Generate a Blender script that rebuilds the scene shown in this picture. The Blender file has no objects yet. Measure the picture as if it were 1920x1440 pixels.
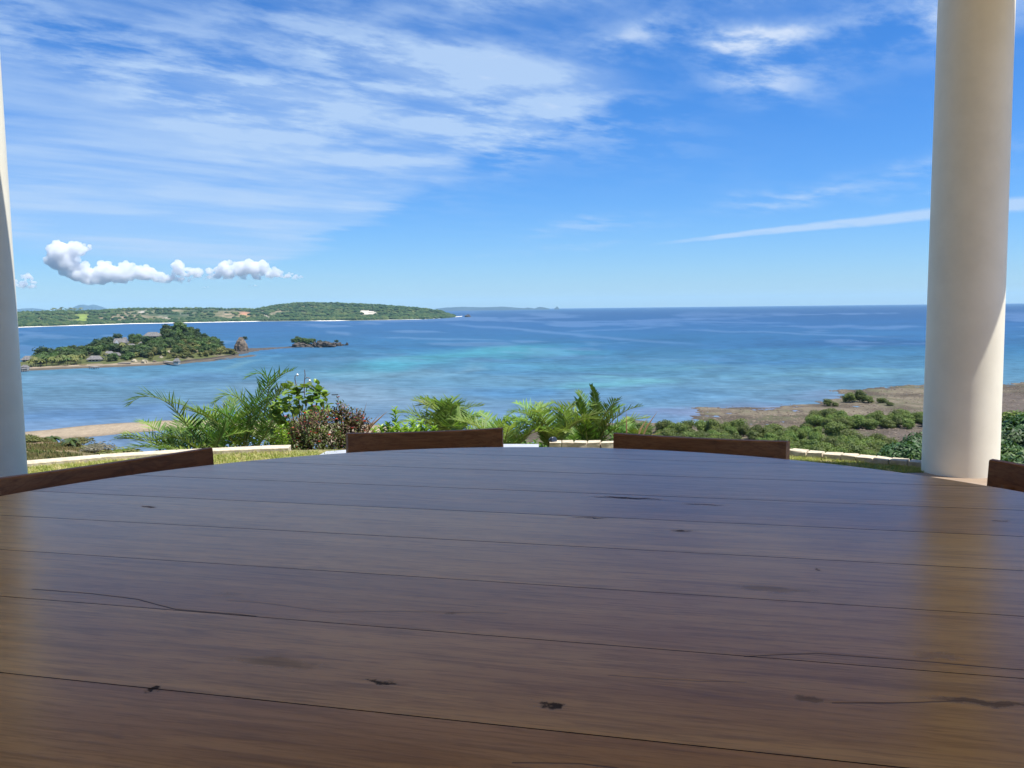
import bpy, math, random
import numpy as np
from mathutils import Vector, Matrix, noise as mnoise
rnd = random.Random(7)
nr = np.random.RandomState(7)
SC = bpy.context.scene
COL = SC.collection
R = math.radians

# ------------------------------------------------------------------ camera
F = 1620.0; PITCH = R(5.05); ROLL = R(0.64); EYE = 1.09
SEA = -43.9; FAR = 30000.0
cd = bpy.data.cameras.new('camera'); cam = bpy.data.objects.new('camera', cd); COL.objects.link(cam)
cd.sensor_width = 36; cd.lens = F/1920*36; cd.clip_start = 0.03; cd.clip_end = 120000
_r = Vector((1, 0, 0)); _u = Vector((0, math.sin(PITCH), math.cos(PITCH))); _f = Vector((0, math.cos(PITCH), -math.sin(PITCH)))
_R = _r*math.cos(ROLL) - _u*math.sin(ROLL); _U = _r*math.sin(ROLL) + _u*math.cos(ROLL)
m = Matrix.Identity(4)
for i in range(3):
    m[i][0] = _R[i]; m[i][1] = _U[i]; m[i][2] = -_f[i]
m[2][3] = EYE
cam.matrix_world = m
SC.camera = cam

# ------------------------------------------------------------------ sky, sun, exposure
SUN_AZ = R(107); SUN_EL = R(66)
SC.view_settings.view_transform = 'Standard'
try: SC.view_settings.look = 'None'
except Exception: pass
SC.view_settings.gamma = 1.0; SC.view_settings.use_curve_mapping = False
SC.view_settings.exposure = 1.05
SC.render.engine = 'CYCLES'
SC.cycles.use_denoising = True
SC.cycles.max_bounces = 12; SC.cycles.transparent_max_bounces = 8; SC.cycles.volume_bounces = 10
SC.cycles.sample_clamp_indirect = 8

class NT:
    """small wrapper that writes shader maths as python"""
    def __init__(s, tree): s.t = tree
    def n(s, typ, **kw):
        nd = s.t.nodes.new(typ)
        for k, v in kw.items(): setattr(nd, k, v)
        return nd
    def link(s, a, b):
        if isinstance(a, (int, float)): b.default_value = a
        elif isinstance(a, (tuple, list)):
            b.default_value = tuple(a) + ((1.0,) if len(b.default_value) == 4 and len(a) == 3 else ())
        else: s.t.links.new(a, b)
    def m(s, op, a, b=0.0, c=0.0, clamp=False):
        nd = s.n('ShaderNodeMath', operation=op, use_clamp=clamp)
        s.link(a, nd.inputs[0]); s.link(b, nd.inputs[1])
        if op in ('MULTIPLY_ADD', 'COMPARE', 'SMOOTH_MIN', 'SMOOTH_MAX'): s.link(c, nd.inputs[2])
        return nd.outputs[0]
    def add(s, a, b): return s.m('ADD', a, b)
    def mul(s, a, b): return s.m('MULTIPLY', a, b)
    def sub(s, a, b): return s.m('SUBTRACT', a, b)
    def step(s, x, a, b, lo=0.0, hi=1.0, kind='SMOOTHSTEP'):
        nd = s.n('ShaderNodeMapRange', interpolation_type=kind)
        s.link(x, nd.inputs[0]); s.link(a, nd.inputs[1]); s.link(b, nd.inputs[2]); s.link(lo, nd.inputs[3]); s.link(hi, nd.inputs[4])
        return nd.outputs[0]
    def mix(s, f, a, b, kind='MIX'):
        nd = s.n('ShaderNodeMix', data_type='RGBA', blend_type=kind)
        s.link(f, nd.inputs[0]); s.link(a, nd.inputs[6]); s.link(b, nd.inputs[7])
        return nd.outputs[2]
    def xyz(s, x=0.0, y=0.0, z=0.0):
        nd = s.n('ShaderNodeCombineXYZ')
        for i, v in enumerate((x, y, z)): s.link(v, nd.inputs[i])
        return nd.outputs[0]
    def noise(s, vec, scale=1.0, detail=4.0, rough=0.55, dist=0.0, out=0):
        nd = s.n('ShaderNodeTexNoise')
        s.link(vec, nd.inputs['Vector']); s.link(scale, nd.inputs['Scale']); s.link(detail, nd.inputs['Detail'])
        s.link(rough, nd.inputs['Roughness']); s.link(dist, nd.inputs['Distortion'])
        return nd.outputs[out]
    def ramp(s, f, stops):
        nd = s.n('ShaderNodeValToRGB'); s.link(f, nd.inputs[0])
        e = nd.color_ramp.elements
        while len(e) < len(stops): e.new(0.5)
        for el, (p, c) in zip(e, stops): el.position = p; el.color = (*c, 1)
        return nd.outputs[0]

w = bpy.data.worlds.new('World'); SC.world = w; w.use_nodes = True
wt = w.node_tree; wt.nodes.clear(); N = NT(wt)
tc = N.n('ShaderNodeTexCoord'); sep = N.n('ShaderNodeSeparateXYZ'); wt.links.new(tc.outputs['Generated'], sep.inputs[0])
dx, dy, dz = sep.outputs
sky = N.n('ShaderNodeTexSky', sky_type='NISHITA', sun_disc=False, sun_elevation=SUN_EL, sun_rotation=SUN_AZ, altitude=50,
          air_density=1.0, dust_density=0.25, ozone_density=3.0)
# deeper, more saturated blue of the photograph's tropical sky
skyc = N.mix(1.0, sky.outputs[0], (0.66, 0.92, 1.36), 'MULTIPLY')
hs = N.n('ShaderNodeHueSaturation'); hs.inputs['Saturation'].default_value = 1.12; hs.inputs['Value'].default_value = 1.0
wt.links.new(skyc, hs.inputs['Color']); skyc = hs.outputs[0]
# cloud coordinates by direction: (a, e) tangents of bearing and height, (cx, cy) on a flat cloud layer
dyc = N.m('MAXIMUM', dy, 0.12)
a_ = N.m('DIVIDE', dx, dyc); e_ = N.m('DIVIDE', dz, dyc)
zc = N.m('ADD', N.m('MAXIMUM', dz, 0.0), 0.055)
px_ = N.m('DIVIDE', dx, zc); py_ = N.m('DIVIDE', dy, zc)
def rot2(x, y, ang):
    c, s = math.cos(ang), math.sin(ang)
    return N.add(N.mul(x, c), N.mul(y, s)), N.add(N.mul(x, -s), N.mul(y, c))
def ae(X, Y): return (X-960)/F, (580+(960-X)*0.0111-Y)/F
# streak axis points at bearing 47 degrees right
sx, sy = rot2(px_, py_, R(90-50))
stre = N.noise(N.xyz(N.mul(sx, 0.40), N.mul(sy, 1.25), 0.3), 1.1, 8, 0.56, 0.15)
ripple = N.noise(N.xyz(N.mul(sx, 1.25), N.mul(sy, 1.9), 5.3), 1.9, 9, 0.62, 0.1)
soft = N.noise(N.xyz(N.mul(sx, 0.35), N.mul(sy, 0.5), 9.1), 0.9, 4, 0.5, 0.2)
wv = N.noise(N.xyz(a_, e_, 2.0), 7.0, 5, 0.6, 0.0, out=1)
wsep = N.n('ShaderNodeSeparateXYZ'); wt.links.new(wv, wsep.inputs[0])
aw = N.add(a_, N.mul(N.sub(wsep.outputs[0], 0.5), 0.12)); ew = N.add(e_, N.mul(N.sub(wsep.outputs[1], 0.5), 0.07))
def blob(X, Y, rx, ry, deg=0.0, x=aw, y=ew):
    a0, e0 = ae(X, Y)
    u, v = rot2(N.sub(x, a0), N.sub(y, e0), R(deg))
    u = N.mul(u, F/rx); v = N.mul(v, F/ry)
    q = N.add(N.mul(u, u), N.mul(v, v))
    return N.m('EXPONENT', N.mul(q, -1.0))
def total(ls):
    t = ls[0]
    for l in ls[1:]: t = N.add(t, l)
    return t
# the big veil: everything left of a slanting edge
a0, e0 = ae(730, 408); a1, e1 = ae(1190, 205)
ang = math.atan2(e1-e0, a1-a0)
wb = N.noise(N.xyz(N.mul(sx, 0.5), sy, 3.0), 1.3, 5, 0.6, 0.0)
u1, v1 = rot2(N.sub(a_, a0), N.sub(e_, e0), ang)
edge = N.add(v1, N.mul(N.sub(wb, 0.5), 0.09))
veil = N.step(edge, -0.004, 0.016)
veil = N.mul(veil, N.step(N.sub(e_, N.mul(a_, -0.15)), ae(0, 492)[1]-0.088, ae(0, 455)[1]-0.07))
veil = N.mul(veil, N.step(a_, 0.19, 0.02))
low = N.step(e_, 0.30, 0.09)
veild = N.mul(veil, N.mul(N.add(N.mul(low, 0.36), N.mul(N.step(stre, 0.38, 0.62), N.add(0.56, N.mul(low, -0.08)))), N.add(0.72, N.mul(ripple, 0.56))))
band = total([blob(700, 120, 330, 80, -19), blob(980, 190, 260, 75, -14), blob(450, 190, 330, 75, -22), blob(120, 90, 240, 55, -20),
              blob(940, 270, 120, 45, 0)])
band = N.mul(N.m('MINIMUM', band, 1.0), N.step(ripple, 0.40, 0.64))
puff = total([blob(1200, 85, 110, 38, 5), N.mul(blob(1400, 95, 95, 28, 2), 1.5), blob(1420, 155, 110, 38, -8), blob(1350, 12, 110, 22, 0), blob(1800, 40, 150, 70, 20),
              N.mul(blob(1600, 80, 140, 60, 10), 0.6), N.mul(blob(950, 20, 170, 26, 0), 0.8), N.mul(blob(1730, 315, 200, 22, 8), 0.55), N.mul(blob(1470, 375, 120, 16, 10), 0.8),
              N.mul(blob(1740, 355, 130, 14, 6), 0.45), N.mul(blob(1120, 435, 100, 13, 3), 0.6), N.mul(blob(1080, 470, 110, 5, 0), 0.35), N.mul(blob(890, 483, 55, 3, 1), 0.3),
              N.mul(blob(620, 518, 60, 2.5, 0), 0.3)])
puff = N.mul(N.m('MINIMUM', puff, 1.25), N.step(ripple, 0.36, 0.64))
# the long thin trail on the right
ta, te = ae(1200, 465); tb, tf = ae(1920, 388)
ul, vl = rot2(N.sub(a_, ta), N.sub(N.add(e_, N.mul(N.sub(wsep.outputs[2], 0.5), 0.008)), te), math.atan2(tf-te, tb-ta))
wid = N.add(0.0012, N.mul(N.m('MAXIMUM', ul, 0.0), 0.018))
tr = N.mul(N.step(N.m('DIVIDE', N.m('ABSOLUTE', vl), wid), 1.25, 0.35), N.step(ul, -0.01, 0.12))
tr = N.mul(tr, N.add(0.45, N.mul(N.step(ripple, 0.35, 0.6), 0.25)))
away = N.mul(N.step(dy, 0.25, 0.0), N.mul(N.step(stre, 0.45, 0.75), 0.5))
dens = total([N.mul(veild, 1.0), N.mul(band, 0.66), N.mul(puff, 0.72), N.mul(tr, 1.5), away])
dens = N.m('MINIMUM', N.m('MAXIMUM', dens, 0.0), 0.86)
dens = N.mul(dens, N.step(dz, 0.0, 0.03))
cc = N.mix(N.step(N.add(N.mul(puff, 0.55), N.mul(N.mul(band, N.step(ripple, .5, .75)), .5)), 0.25, 0.8), (4.5, 6.1, 8.5), (6.8, 7.6, 8.9))
allc = N.mix(dens, skyc, cc)
bg = N.n('ShaderNodeBackground'); wt.links.new(allc, bg.inputs[0]); bg.inputs[1].default_value = 0.054
wo = N.n('ShaderNodeOutputWorld'); wt.links.new(bg.outputs[0], wo.inputs[0])

sd = bpy.data.lights.new('sun', 'SUN'); sd.energy = 3.9; sd.angle = R(0.53); sd.color = (1.0, 0.955, 0.88)
so = bpy.data.objects.new('sun', sd); COL.objects.link(so)
SUNV = Vector((math.sin(SUN_AZ)*math.cos(SUN_EL), math.cos(SUN_AZ)*math.cos(SUN_EL), math.sin(SUN_EL)))
so.rotation_euler = SUNV.to_track_quat('Z', 'Y').to_euler(); so.location = (20, -5, 40)

# ------------------------------------------------------------------ helpers
cR, sR, cP, sP = math.cos(ROLL), math.sin(ROLL), math.cos(PITCH), math.sin(PITCH)
def ray(X, Y):
    u = (X-960)/F; v = -(Y-720)/F
    u2 = u*cR+v*sR; v2 = -u*sR+v*cR
    return np.array([u2, cP+v2*sP, -sP+v2*cP])
def at(X, Y, z):
    d = ray(X, Y); t = (z-EYE)/d[2]
    return Vector((d[0]*t, d[1]*t, z))
def PD(X, Y, yd):
    d = ray(X, Y); t = yd/d[1]
    return Vector((d[0]*t, yd, EYE+d[2]*t))
def colX(x, y):
    """bearing expressed as a column number of the photograph (for the lie of the land)"""
    return 960+F*(x/np.maximum(y, 1e-3))*1.0037
def horY(X): return 577.0+(960-X)*0.0111      # eye level in the picture

def vnoise(x, y, s, seed=0, oct=4, rough=0.5):
    """vectorised value noise"""
    x = np.asarray(x, float); y = np.asarray(y, float)
    tot = np.zeros(np.broadcast(x, y).shape); amp = 1.0; nrm = 0.0
    rs = np.random.RandomState(seed+101); tab = rs.rand(256, 256)
    fx = x/s; fy = y/s
    for o in range(oct):
        ix = np.floor(fx).astype(int); iy = np.floor(fy).astype(int)
        tx = fx-ix; ty = fy-iy; tx = tx*tx*(3-2*tx); ty = ty*ty*(3-2*ty)
        g = lambda a, b: tab[(a+o*37) & 255, (b+o*91) & 255]
        v = (g(ix, iy)*(1-tx)+g(ix+1, iy)*tx)*(1-ty)+(g(ix, iy+1)*(1-tx)+g(ix+1, iy+1)*tx)*ty
        tot += amp*v; nrm += amp; amp *= rough; fx = fx*2.03; fy = fy*2.03
    return tot/nrm
def sm(x, a, b):
    t = np.clip((x-a)/(b-a), 0, 1); return t*t*(3-2*t)

def mesh(name, V, Fc, mats, attrs=None, smooth=False, matidx=None):
    me = bpy.data.meshes.new(name)
    me.from_pydata([tuple(v) for v in V] if not isinstance(V, list) else V, [], Fc if isinstance(Fc, list) else Fc.tolist())
    for mt in (mats if isinstance(mats, (list, tuple)) else [mats]): me.materials.append(mt)
    if smooth: me.polygons.foreach_set('use_smooth', [True]*len(me.polygons))
    if matidx is not None: me.polygons.foreach_set('material_index', matidx)
    for k, v in (attrs or {}).items():
        v = np.asarray(v, np.float32)
        if v.ndim == 1:
            at_ = me.attributes.new(k, 'FLOAT', 'POINT'); at_.data.foreach_set('value', v)
        else:
            at_ = me.attributes.new(k, 'FLOAT_COLOR', 'POINT')
            at_.data.foreach_set('color', np.c_[v, np.ones(len(v))].astype(np.float32).ravel())
    me.update()
    return me
def obj(name, me, parent=None, loc=None, rz=None):
    o = bpy.data.objects.new(name, me); COL.objects.link(o)
    if parent: o.parent = parent
    if loc is not None: o.location = loc
    if rz is not None: o.rotation_euler = (0, 0, rz)
    return o
def tag(o, label=None, cat=None, group=None, kind=None):
    if label: o['label'] = label
    if cat: o['category'] = cat
    if group: o['group'] = group
    if kind: o['kind'] = kind
    return o
def copy_tree(o, parent=None):
    c = o.copy(); COL.objects.link(c); c.parent = parent
    for ch in list(o.children): copy_tree(ch, c)
    return c

class MB:
    """collects simple shapes into one mesh"""
    def __init__(s): s.v = []; s.f = []; s.mi = []; s.a = []
    def add(s, V, Fc, mi=0, a=0.0):
        b = len(s.v); s.v += [tuple(p) for p in V]; s.f += [tuple(i+b for i in f) for f in Fc]; s.mi += [mi]*len(Fc); s.a += [a]*len(V)
    def box(s, c, d, rz=0.0, mi=0, bev=0.0):
        x, y, z = d[0]/2, d[1]/2, d[2]/2
        cr, sr = math.cos(rz), math.sin(rz)
        if bev <= 0:
            P = [(i*x, j*y, k*z) for k in (-1, 1) for j in (-1, 1) for i in (-1, 1)]
            Fc = [(0, 2, 3, 1), (4, 5, 7, 6), (0, 1, 5, 4), (2, 6, 7, 3), (0, 4, 6, 2), (1, 3, 7, 5)]
        else:
            P = []; b = bev
            for (zz, e) in ((-z, b), (-z+b, 0), (z-b, 0), (z, b)):
                P += [(-x+e, -y+e, zz), (x-e, -y+e, zz), (x-e, y-e, zz), (-x+e, y-e, zz)]
            Fc = [(3, 2, 1, 0), (12, 13, 14, 15)]
            for k in range(3):
                for i in range(4): Fc.append((4*k+i, 4*k+(i+1) % 4, 4*k+4+(i+1) % 4, 4*k+4+i))
        s.add([(c[0]+p[0]*cr-p[1]*sr, c[1]+p[0]*sr+p[1]*cr, c[2]+p[2]) for p in P], Fc, mi)
    def tube(s, pts, rad, n=6, mi=0, caps=True):
        pts = [Vector(p) for p in pts]; V = []
        for i, p in enumerate(pts):
            t = (pts[min(i+1, len(pts)-1)]-pts[max(i-1, 0)]).normalized()
            ax = Vector((0, 0, 1)) if abs(t.z) < 0.9 else Vector((1, 0, 0))
            a = t.cross(ax).normalized(); b = t.cross(a)
            r = rad[i] if isinstance(rad, (list, tuple)) else rad
            for k in range(n):
                th = 2*math.pi*k/n; V.append(p+a*math.cos(th)*r+b*math.sin(th)*r)
        Fc = []
        for i in range(len(pts)-1):
            for k in range(n): Fc.append((i*n+k, i*n+(k+1) % n, (i+1)*n+(k+1) % n, (i+1)*n+k))
        if caps: Fc.append(tuple(range(n-1, -1, -1))); Fc.append(tuple((len(pts)-1)*n+k for k in range(n)))
        s.add(V, Fc, mi)
    def mesh(s, name, mats, smooth=False, attr=False):
        return mesh(name, s.v, s.f, mats, {'shade': s.a} if attr else None, smooth, s.mi)

# ------------------------------------------------------------------ materials
def newmat(name):
    mt = bpy.data.materials.new(name); mt.use_nodes = True; t = mt.node_tree; t.nodes.clear()
    n = NT(t); out = n.n('ShaderNodeOutputMaterial'); return mt, n, out
def principled(n, out, col, rough=0.6, spec=0.5, bump=None, bstr=0.3, bdist=0.01, metal=0.0, coat=0.0):
    p = n.n('ShaderNodeBsdfPrincipled')
    n.link(col, p.inputs['Base Color']); n.link(rough, p.inputs['Roughness']); n.link(spec, p.inputs['Specular IOR Level'])
    p.inputs['Metallic'].default_value = metal; p.inputs['Coat Weight'].default_value = coat
    if bump is not None:
        b = n.n('ShaderNodeBump'); b.inputs['Strength'].default_value = bstr; b.inputs['Distance'].default_value = bdist
        n.link(bump, b.inputs['Height']); n.link(b.outputs[0], p.inputs['Normal'])
    n.link(p.outputs[0], out.inputs[0]); return p
def geo_pos(n): return n.n('ShaderNodeNewGeometry').outputs['Position']
def simple(name, c1, c2, scale=3.0, rough=0.7, bstr=0.25, bdist=0.01, detail=6, coord='obj', spec=0.4, stretch=(1, 1, 1), rand=0.0):
    mt, n, out = newmat(name)
    tcn = n.n('ShaderNodeTexCoord'); v = tcn.outputs['Object'] if coord == 'obj' else geo_pos(n)
    mp = n.n('ShaderNodeMapping'); n.link(v, mp.inputs[0]); mp.inputs['Scale'].default_value = stretch
    a = n.noise(mp.outputs[0], scale, detail, 0.62)
    c = n.mix(n.step(a, 0.32, 0.68), c1, c2)
    if rand:
        oi = n.n('ShaderNodeObjectInfo')
        h = n.n('ShaderNodeHueSaturation'); n.link(c, h.inputs['Color']); n.link(n.add(1-rand/2, n.mul(oi.outputs['Random'], rand)), h.inputs['Value']); c = h.outputs[0]
    principled(n, out, c, rough, spec, a, bstr, bdist); return mt
def leafmat(name, c1, c2, c3=None, trans=0.35, rough=0.45, scale=1.2, spec=0.35):
    """leaf colour varies by leaf and by plant; a share of the light passes through"""
    mt, n, out = newmat(name)
    g = n.n('ShaderNodeNewGeometry'); oi = n.n('ShaderNodeObjectInfo')
    isl = g.outputs['Random Per Island']
    c = n.mix(isl, c1, c2)
    nz = n.noise(g.outputs['Position'], scale, 3, 0.5)
    if c3: c = n.mix(n.step(nz, 0.48, 0.66), c, c3)
    h = n.n('ShaderNodeHueSaturation'); n.link(c, h.inputs['Color'])
    n.link(n.add(0.65, n.mul(oi.outputs['Random'], 0.7)), h.inputs['Value'])
    n.link(n.add(0.487, n.mul(oi.outputs['Random'], 0.026)), h.inputs['Hue'])
    p = n.n('ShaderNodeBsdfPrincipled'); n.link(h.outputs[0], p.inputs['Base Color']); p.inputs['Roughness'].default_value = rough; p.inputs['Specular IOR Level'].default_value = spec
    tl = n.n('ShaderNodeBsdfTranslucent'); n.link(n.mix(1.0, h.outputs[0], (1.25, 1.35, 0.6), 'MULTIPLY'), tl.inputs[0])
    mx = n.n('ShaderNodeMixShader'); mx.inputs[0].default_value = trans; n.link(p.outputs[0], mx.inputs[1]); n.link(tl.outputs[0], mx.inputs[2])
    n.link(mx.outputs[0], out.inputs[0]); return mt
def attrmat(name, rough=0.8, scale=1.0, bstr=0.3, bdist=0.05, var=0.35, spec=0.3):
    mt, n, out = newmat(name)
    at_ = n.n('ShaderNodeAttribute', attribute_name='col'); p = geo_pos(n)
    a = n.noise(p, scale, 8, 0.65)
    c = n.mix(1.0, at_.outputs[0], n.mix(a, (1-var,)*3, (1+var,)*3), 'MULTIPLY')
    principled(n, out, c, rough, spec, a, bstr, bdist); return mt

M = {}
M['leaf_palm'] = leafmat('palm_leaf', (0.065, 0.14, 0.028), (0.13, 0.24, 0.045), (0.22, 0.30, 0.06), 0.32, 0.5, 2.5, 0.3)
M['leaf_palm_pale'] = leafmat('pale_palm_leaf', (0.12, 0.215, 0.05), (0.22, 0.33, 0.09), (0.29, 0.37, 0.11), 0.32, 0.5, 2.5, 0.3)
M['leaf_lime'] = leafmat('lime_leaf', (0.16, 0.30, 0.03), (0.26, 0.40, 0.05), None, 0.35, 0.4)
M['leaf_grape'] = leafmat('round_leaf', (0.13, 0.22, 0.04), (0.24, 0.33, 0.06), (0.09, 0.16, 0.035), 0.3, 0.35, 8.0)
M['leaf_small'] = leafmat('small_leaf', (0.07, 0.12, 0.03), (0.16, 0.20, 0.05), (0.10, 0.09, 0.03), 0.25)
M['leaf_mangrove'] = leafmat('mangrove_leaf', (0.065, 0.11, 0.02), (0.17, 0.205, 0.034), (0.10, 0.15, 0.024), 0.25, 0.55, 0.15)
M['leaf_dark'] = leafmat('dark_leaf', (0.028, 0.062, 0.018), (0.06, 0.11, 0.03), (0.075, 0.125, 0.028), 0.2, 0.5, 0.25)
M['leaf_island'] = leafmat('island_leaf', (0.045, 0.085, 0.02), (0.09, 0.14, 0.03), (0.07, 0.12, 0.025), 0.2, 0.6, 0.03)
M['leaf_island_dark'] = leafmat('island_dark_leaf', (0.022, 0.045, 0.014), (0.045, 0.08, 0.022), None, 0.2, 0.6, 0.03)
M['leaf_olive'] = leafmat('olive_leaf', (0.11, 0.125, 0.03), (0.19, 0.18, 0.05), (0.10, 0.13, 0.03), 0.2, 0.6, 0.03)
M['leaf_grey'] = leafmat('grey_twig', (0.16, 0.15, 0.09), (0.24, 0.22, 0.14), None, 0.15)
M['spike'] = leafmat('spiky_leaf', (0.30, 0.26, 0.07), (0.38, 0.34, 0.10), None, 0.25)
M['spike_pink'] = leafmat('pink_leaf', (0.42, 0.22, 0.13), (0.52, 0.30, 0.17), None, 0.3)
M['flower_red'] = leafmat('red_bract', (0.45, 0.03, 0.04), (0.60, 0.08, 0.06), None, 0.2)
M['stem_brown'] = simple('stem_bark', (0.10, 0.05, 0.035), (0.20, 0.12, 0.08), 30, 0.8)
M['stem_green'] = simple('stem_green', (0.16, 0.20, 0.05), (0.22, 0.25, 0.07), 30, 0.5)
M['bark'] = simple('tree_bark', (0.07, 0.055, 0.04), (0.16, 0.13, 0.10), 6, 0.9)
M['stucco'] = simple('white_stucco', (0.765, 0.735, 0.61), (0.83, 0.80, 0.67), 3.2, 0.6, 0.16, 0.006, 10, 'geo')
M['ceiling'] = simple('warm_plaster', (0.70, 0.58, 0.42), (0.76, 0.64, 0.47), 1.5, 0.8, 0.1, 0.01, 5, 'geo')
M['floor'] = simple('terrace_floor', (0.24, 0.175, 0.125), (0.31, 0.235, 0.17), 2.5, 0.55, 0.1, 0.005, 6, 'geo')
M['stone'] = simple('cream_stone', (0.42, 0.36, 0.26), (0.60, 0.53, 0.41), 22, 0.85, 0.6, 0.01, 8, 'geo', 0.3, (1, 1, 1), 0.25)
M['slab'] = simple('grey_slab', (0.34, 0.36, 0.40), (0.42, 0.44, 0.48), 9, 0.5, 0.2, 0.004, 7, 'geo')
M['rock'] = simple('dark_rock', (0.035, 0.03, 0.028), (0.10, 0.085, 0.07), 0.35, 0.95, 0.9, 0.6, 8, 'geo')
M['rock_brown'] = simple('brown_rock', (0.08, 0.062, 0.05), (0.20, 0.16, 0.12), 0.25, 0.95, 0.9, 0.6, 8, 'geo')
M['rock_pale'] = simple('pale_rock', (0.28, 0.24, 0.16), (0.44, 0.38, 0.27), 0.35, 0.9, 0.8, 0.5, 8, 'geo')
M['thatch'] = simple('grey_thatch', (0.12, 0.115, 0.11), (0.22, 0.21, 0.205), 0.8, 0.95, 0.8, 0.2, 8, 'obj', 0.2)
M['wall'] = simple('house_wall', (0.5, 0.46, 0.38), (0.66, 0.62, 0.54), 0.8, 0.85)
M['dark'] = simple('dark_opening', (0.012, 0.012, 0.012), (0.03, 0.028, 0.025), 2, 0.7)
M['timber'] = simple('grey_timber', (0.20, 0.18, 0.16), (0.34, 0.31, 0.28), 3, 0.9)
M['black'] = simple('black_plastic', (0.012, 0.012, 0.014), (0.02, 0.02, 0.024), 20, 0.35)
M['white'] = simple('white_bud', (0.7, 0.7, 0.68), (0.8, 0.8, 0.78), 20, 0.5)
M['glass'] = simple('lamp_lens', (0.03, 0.04, 0.06), (0.05, 0.06, 0.09), 20, 0.08)

def wood(name, base1, base2, dark, table=False):
    """brown hardwood: long grain, fine pores; the table adds its knots and cracks"""
    mt, n, out = newmat(name)
    oi = n.n('ShaderNodeObjectInfo'); rv = oi.outputs['Random']
    if table: pos = geo_pos(n)
    else: pos = n.n('ShaderNodeTexCoord').outputs['Object']
    mp = n.n('ShaderNodeMapping'); n.link(pos, mp.inputs[0])
    mp.inputs['Rotation'].default_value = (0, 0, R(13.6) if table else 0)
    s3 = n.n('ShaderNodeSeparateXYZ'); n.link(mp.outputs[0], s3.inputs[0]); gx, gy, gz = s3.outputs
    off = n.mul(rv, 17.0)
    vg = n.xyz(n.add(n.mul(gx, 1.1), off), n.mul(gy, 9.0), n.mul(gz, 9.0))
    big = n.noise(vg, 1.6, 5, 0.6, 0.6)
    fine = n.noise(n.xyz(n.add(n.mul(gx, 6.0), off), n.mul(gy, 90.0), n.mul(gz, 90.0)), 1.0, 6, 0.7, 0.2)
    pore = n.noise(n.xyz(n.add(n.mul(gx, 22.0), off), n.mul(gy, 260.0), n.mul(gz, 260.0)), 1.0, 3, 0.6)
    streak = n.noise(n.xyz(n.add(n.mul(gx, 1.8), off), n.mul(gy, 26.0), n.mul(gz, 26.0)), 1.0, 6, 0.65, 1.4)
    ring = n.m('FRACT', n.mul(big, 9.0))
    c = n.mix(n.step(big, 0.3, 0.72), base1, base2)
    c = n.mix(n.mul(n.step(fine, 0.42, 0.72), 0.62), c, dark)
    c = n.mix(n.mul(n.step(streak, 0.54, 0.70), 0.50), c, dark)
    c = n.mix(n.mul(n.step(pore, 0.50, 0.68), 0.38), c, dark)
    c = n.mix(n.mul(n.step(n.m('ABSOLUTE', n.sub(ring, 0.5)), 0.35, 0.5), 0.16 if table else 0.4), c, dark)
    dirt = None
    if table:
        ca, sa = math.cos(R(13.6)), math.sin(R(13.6))
        def loc(X, Y):
            p = at(X, Y, 0.75); return p.x*ca-p.y*sa, p.x*sa+p.y*ca
        wn = n.noise(pos, 34.0, 7, 0.75, 0.0, out=1); ws = n.n('ShaderNodeSeparateXYZ'); n.link(wn, ws.inputs[0])
        hx = n.add(gx, n.mul(n.sub(ws.outputs[0], 0.5), 0.075)); hy = n.add(gy, n.mul(n.sub(ws.outputs[1], 0.5), 0.036))
        marks = []
        for X, Y, rx, ry, k in ((1032, 1322, .013, .0075, 1.0), (712, 1279, .014, .005, .9), (1275, 995, .018, .006, .8), (280, 951, .016, .006, .8), (1175, 934, .06, .007, .9), (1320, 946, .035, .004, .8),
                                (1110, 971, .03, .004, .9), (1540, 1068, .006, .004, .8), (855, 1150, .008, .004, .5), (280, 1291, .006, .004, 1), (1870, 977, .015, .005, .7), (1840, 1317, .05, .007, .6), (1520, 1312, .012, .007, .5),
                                (520, 1243, .05, .012, .35), (1450, 1105, .05, .012, .3), (1760, 1230, .02, .01, .3), (430, 1115, .02, .01, .2)):
            cx, cy = loc(X, Y)
            u = n.mul(n.sub(hx, cx), 1/rx); v = n.mul(n.sub(hy, cy), 1/ry)
            q = n.m('SQRT', n.add(n.mul(u, u), n.mul(v, v)))
            marks.append(n.step(q, 1.25, 0.45, 0.0, k))
        wob = n.noise(n.xyz(n.mul(gx, 7.0), 0.0, 3.0), 1.0, 4, 0.6)
        def crack(pts, wd, k):
            P = [loc(*p) for p in pts]
            for (x0, y0), (x1, y1) in zip(P, P[1:]):
                t = n.m('DIVIDE', n.sub(gx, x0), x1-x0)
                line = n.add(y0, n.mul(t, y1-y0))
                d = n.m('ABSOLUTE', n.sub(n.sub(gy, line), n.mul(n.sub(wob, 0.5), 0.008)))
                ins = n.mul(n.m('GREATER_THAN', t, 0.0), n.m('LESS_THAN', t, 1.0))
                marks.append(n.mul(n.mul(n.step(d, wd*1.5, wd*0.4), ins), k))
        crack([(60, 1105), (170, 1113), (260, 1124), (330, 1142), (480, 1156)], .0011, 1.0)
        crack([(425, 1126), (500, 1132), (620, 1148), (740, 1146), (950, 1150)], .0009, .55)
        crack([(1395, 1231), (1530, 1225), (1700, 1238), (1920, 1256)], .0011, .8)
        crack([(1560, 1318), (1700, 1318), (1810, 1314), (1900, 1322)], .0013, .7)
        crack([(1140, 1266), (1300, 1277), (1400, 1279)], .0010, .5)
        crack([(960, 1430), (1090, 1432), (1160, 1440)], .0012, .6)
        dirt = marks[0]
        for k in marks[1:]: dirt = n.m('MAXIMUM', dirt, k)
        c = n.mix(n.m('MINIMUM', dirt, 0.92), c, (0.012, 0.008, 0.008))
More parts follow.
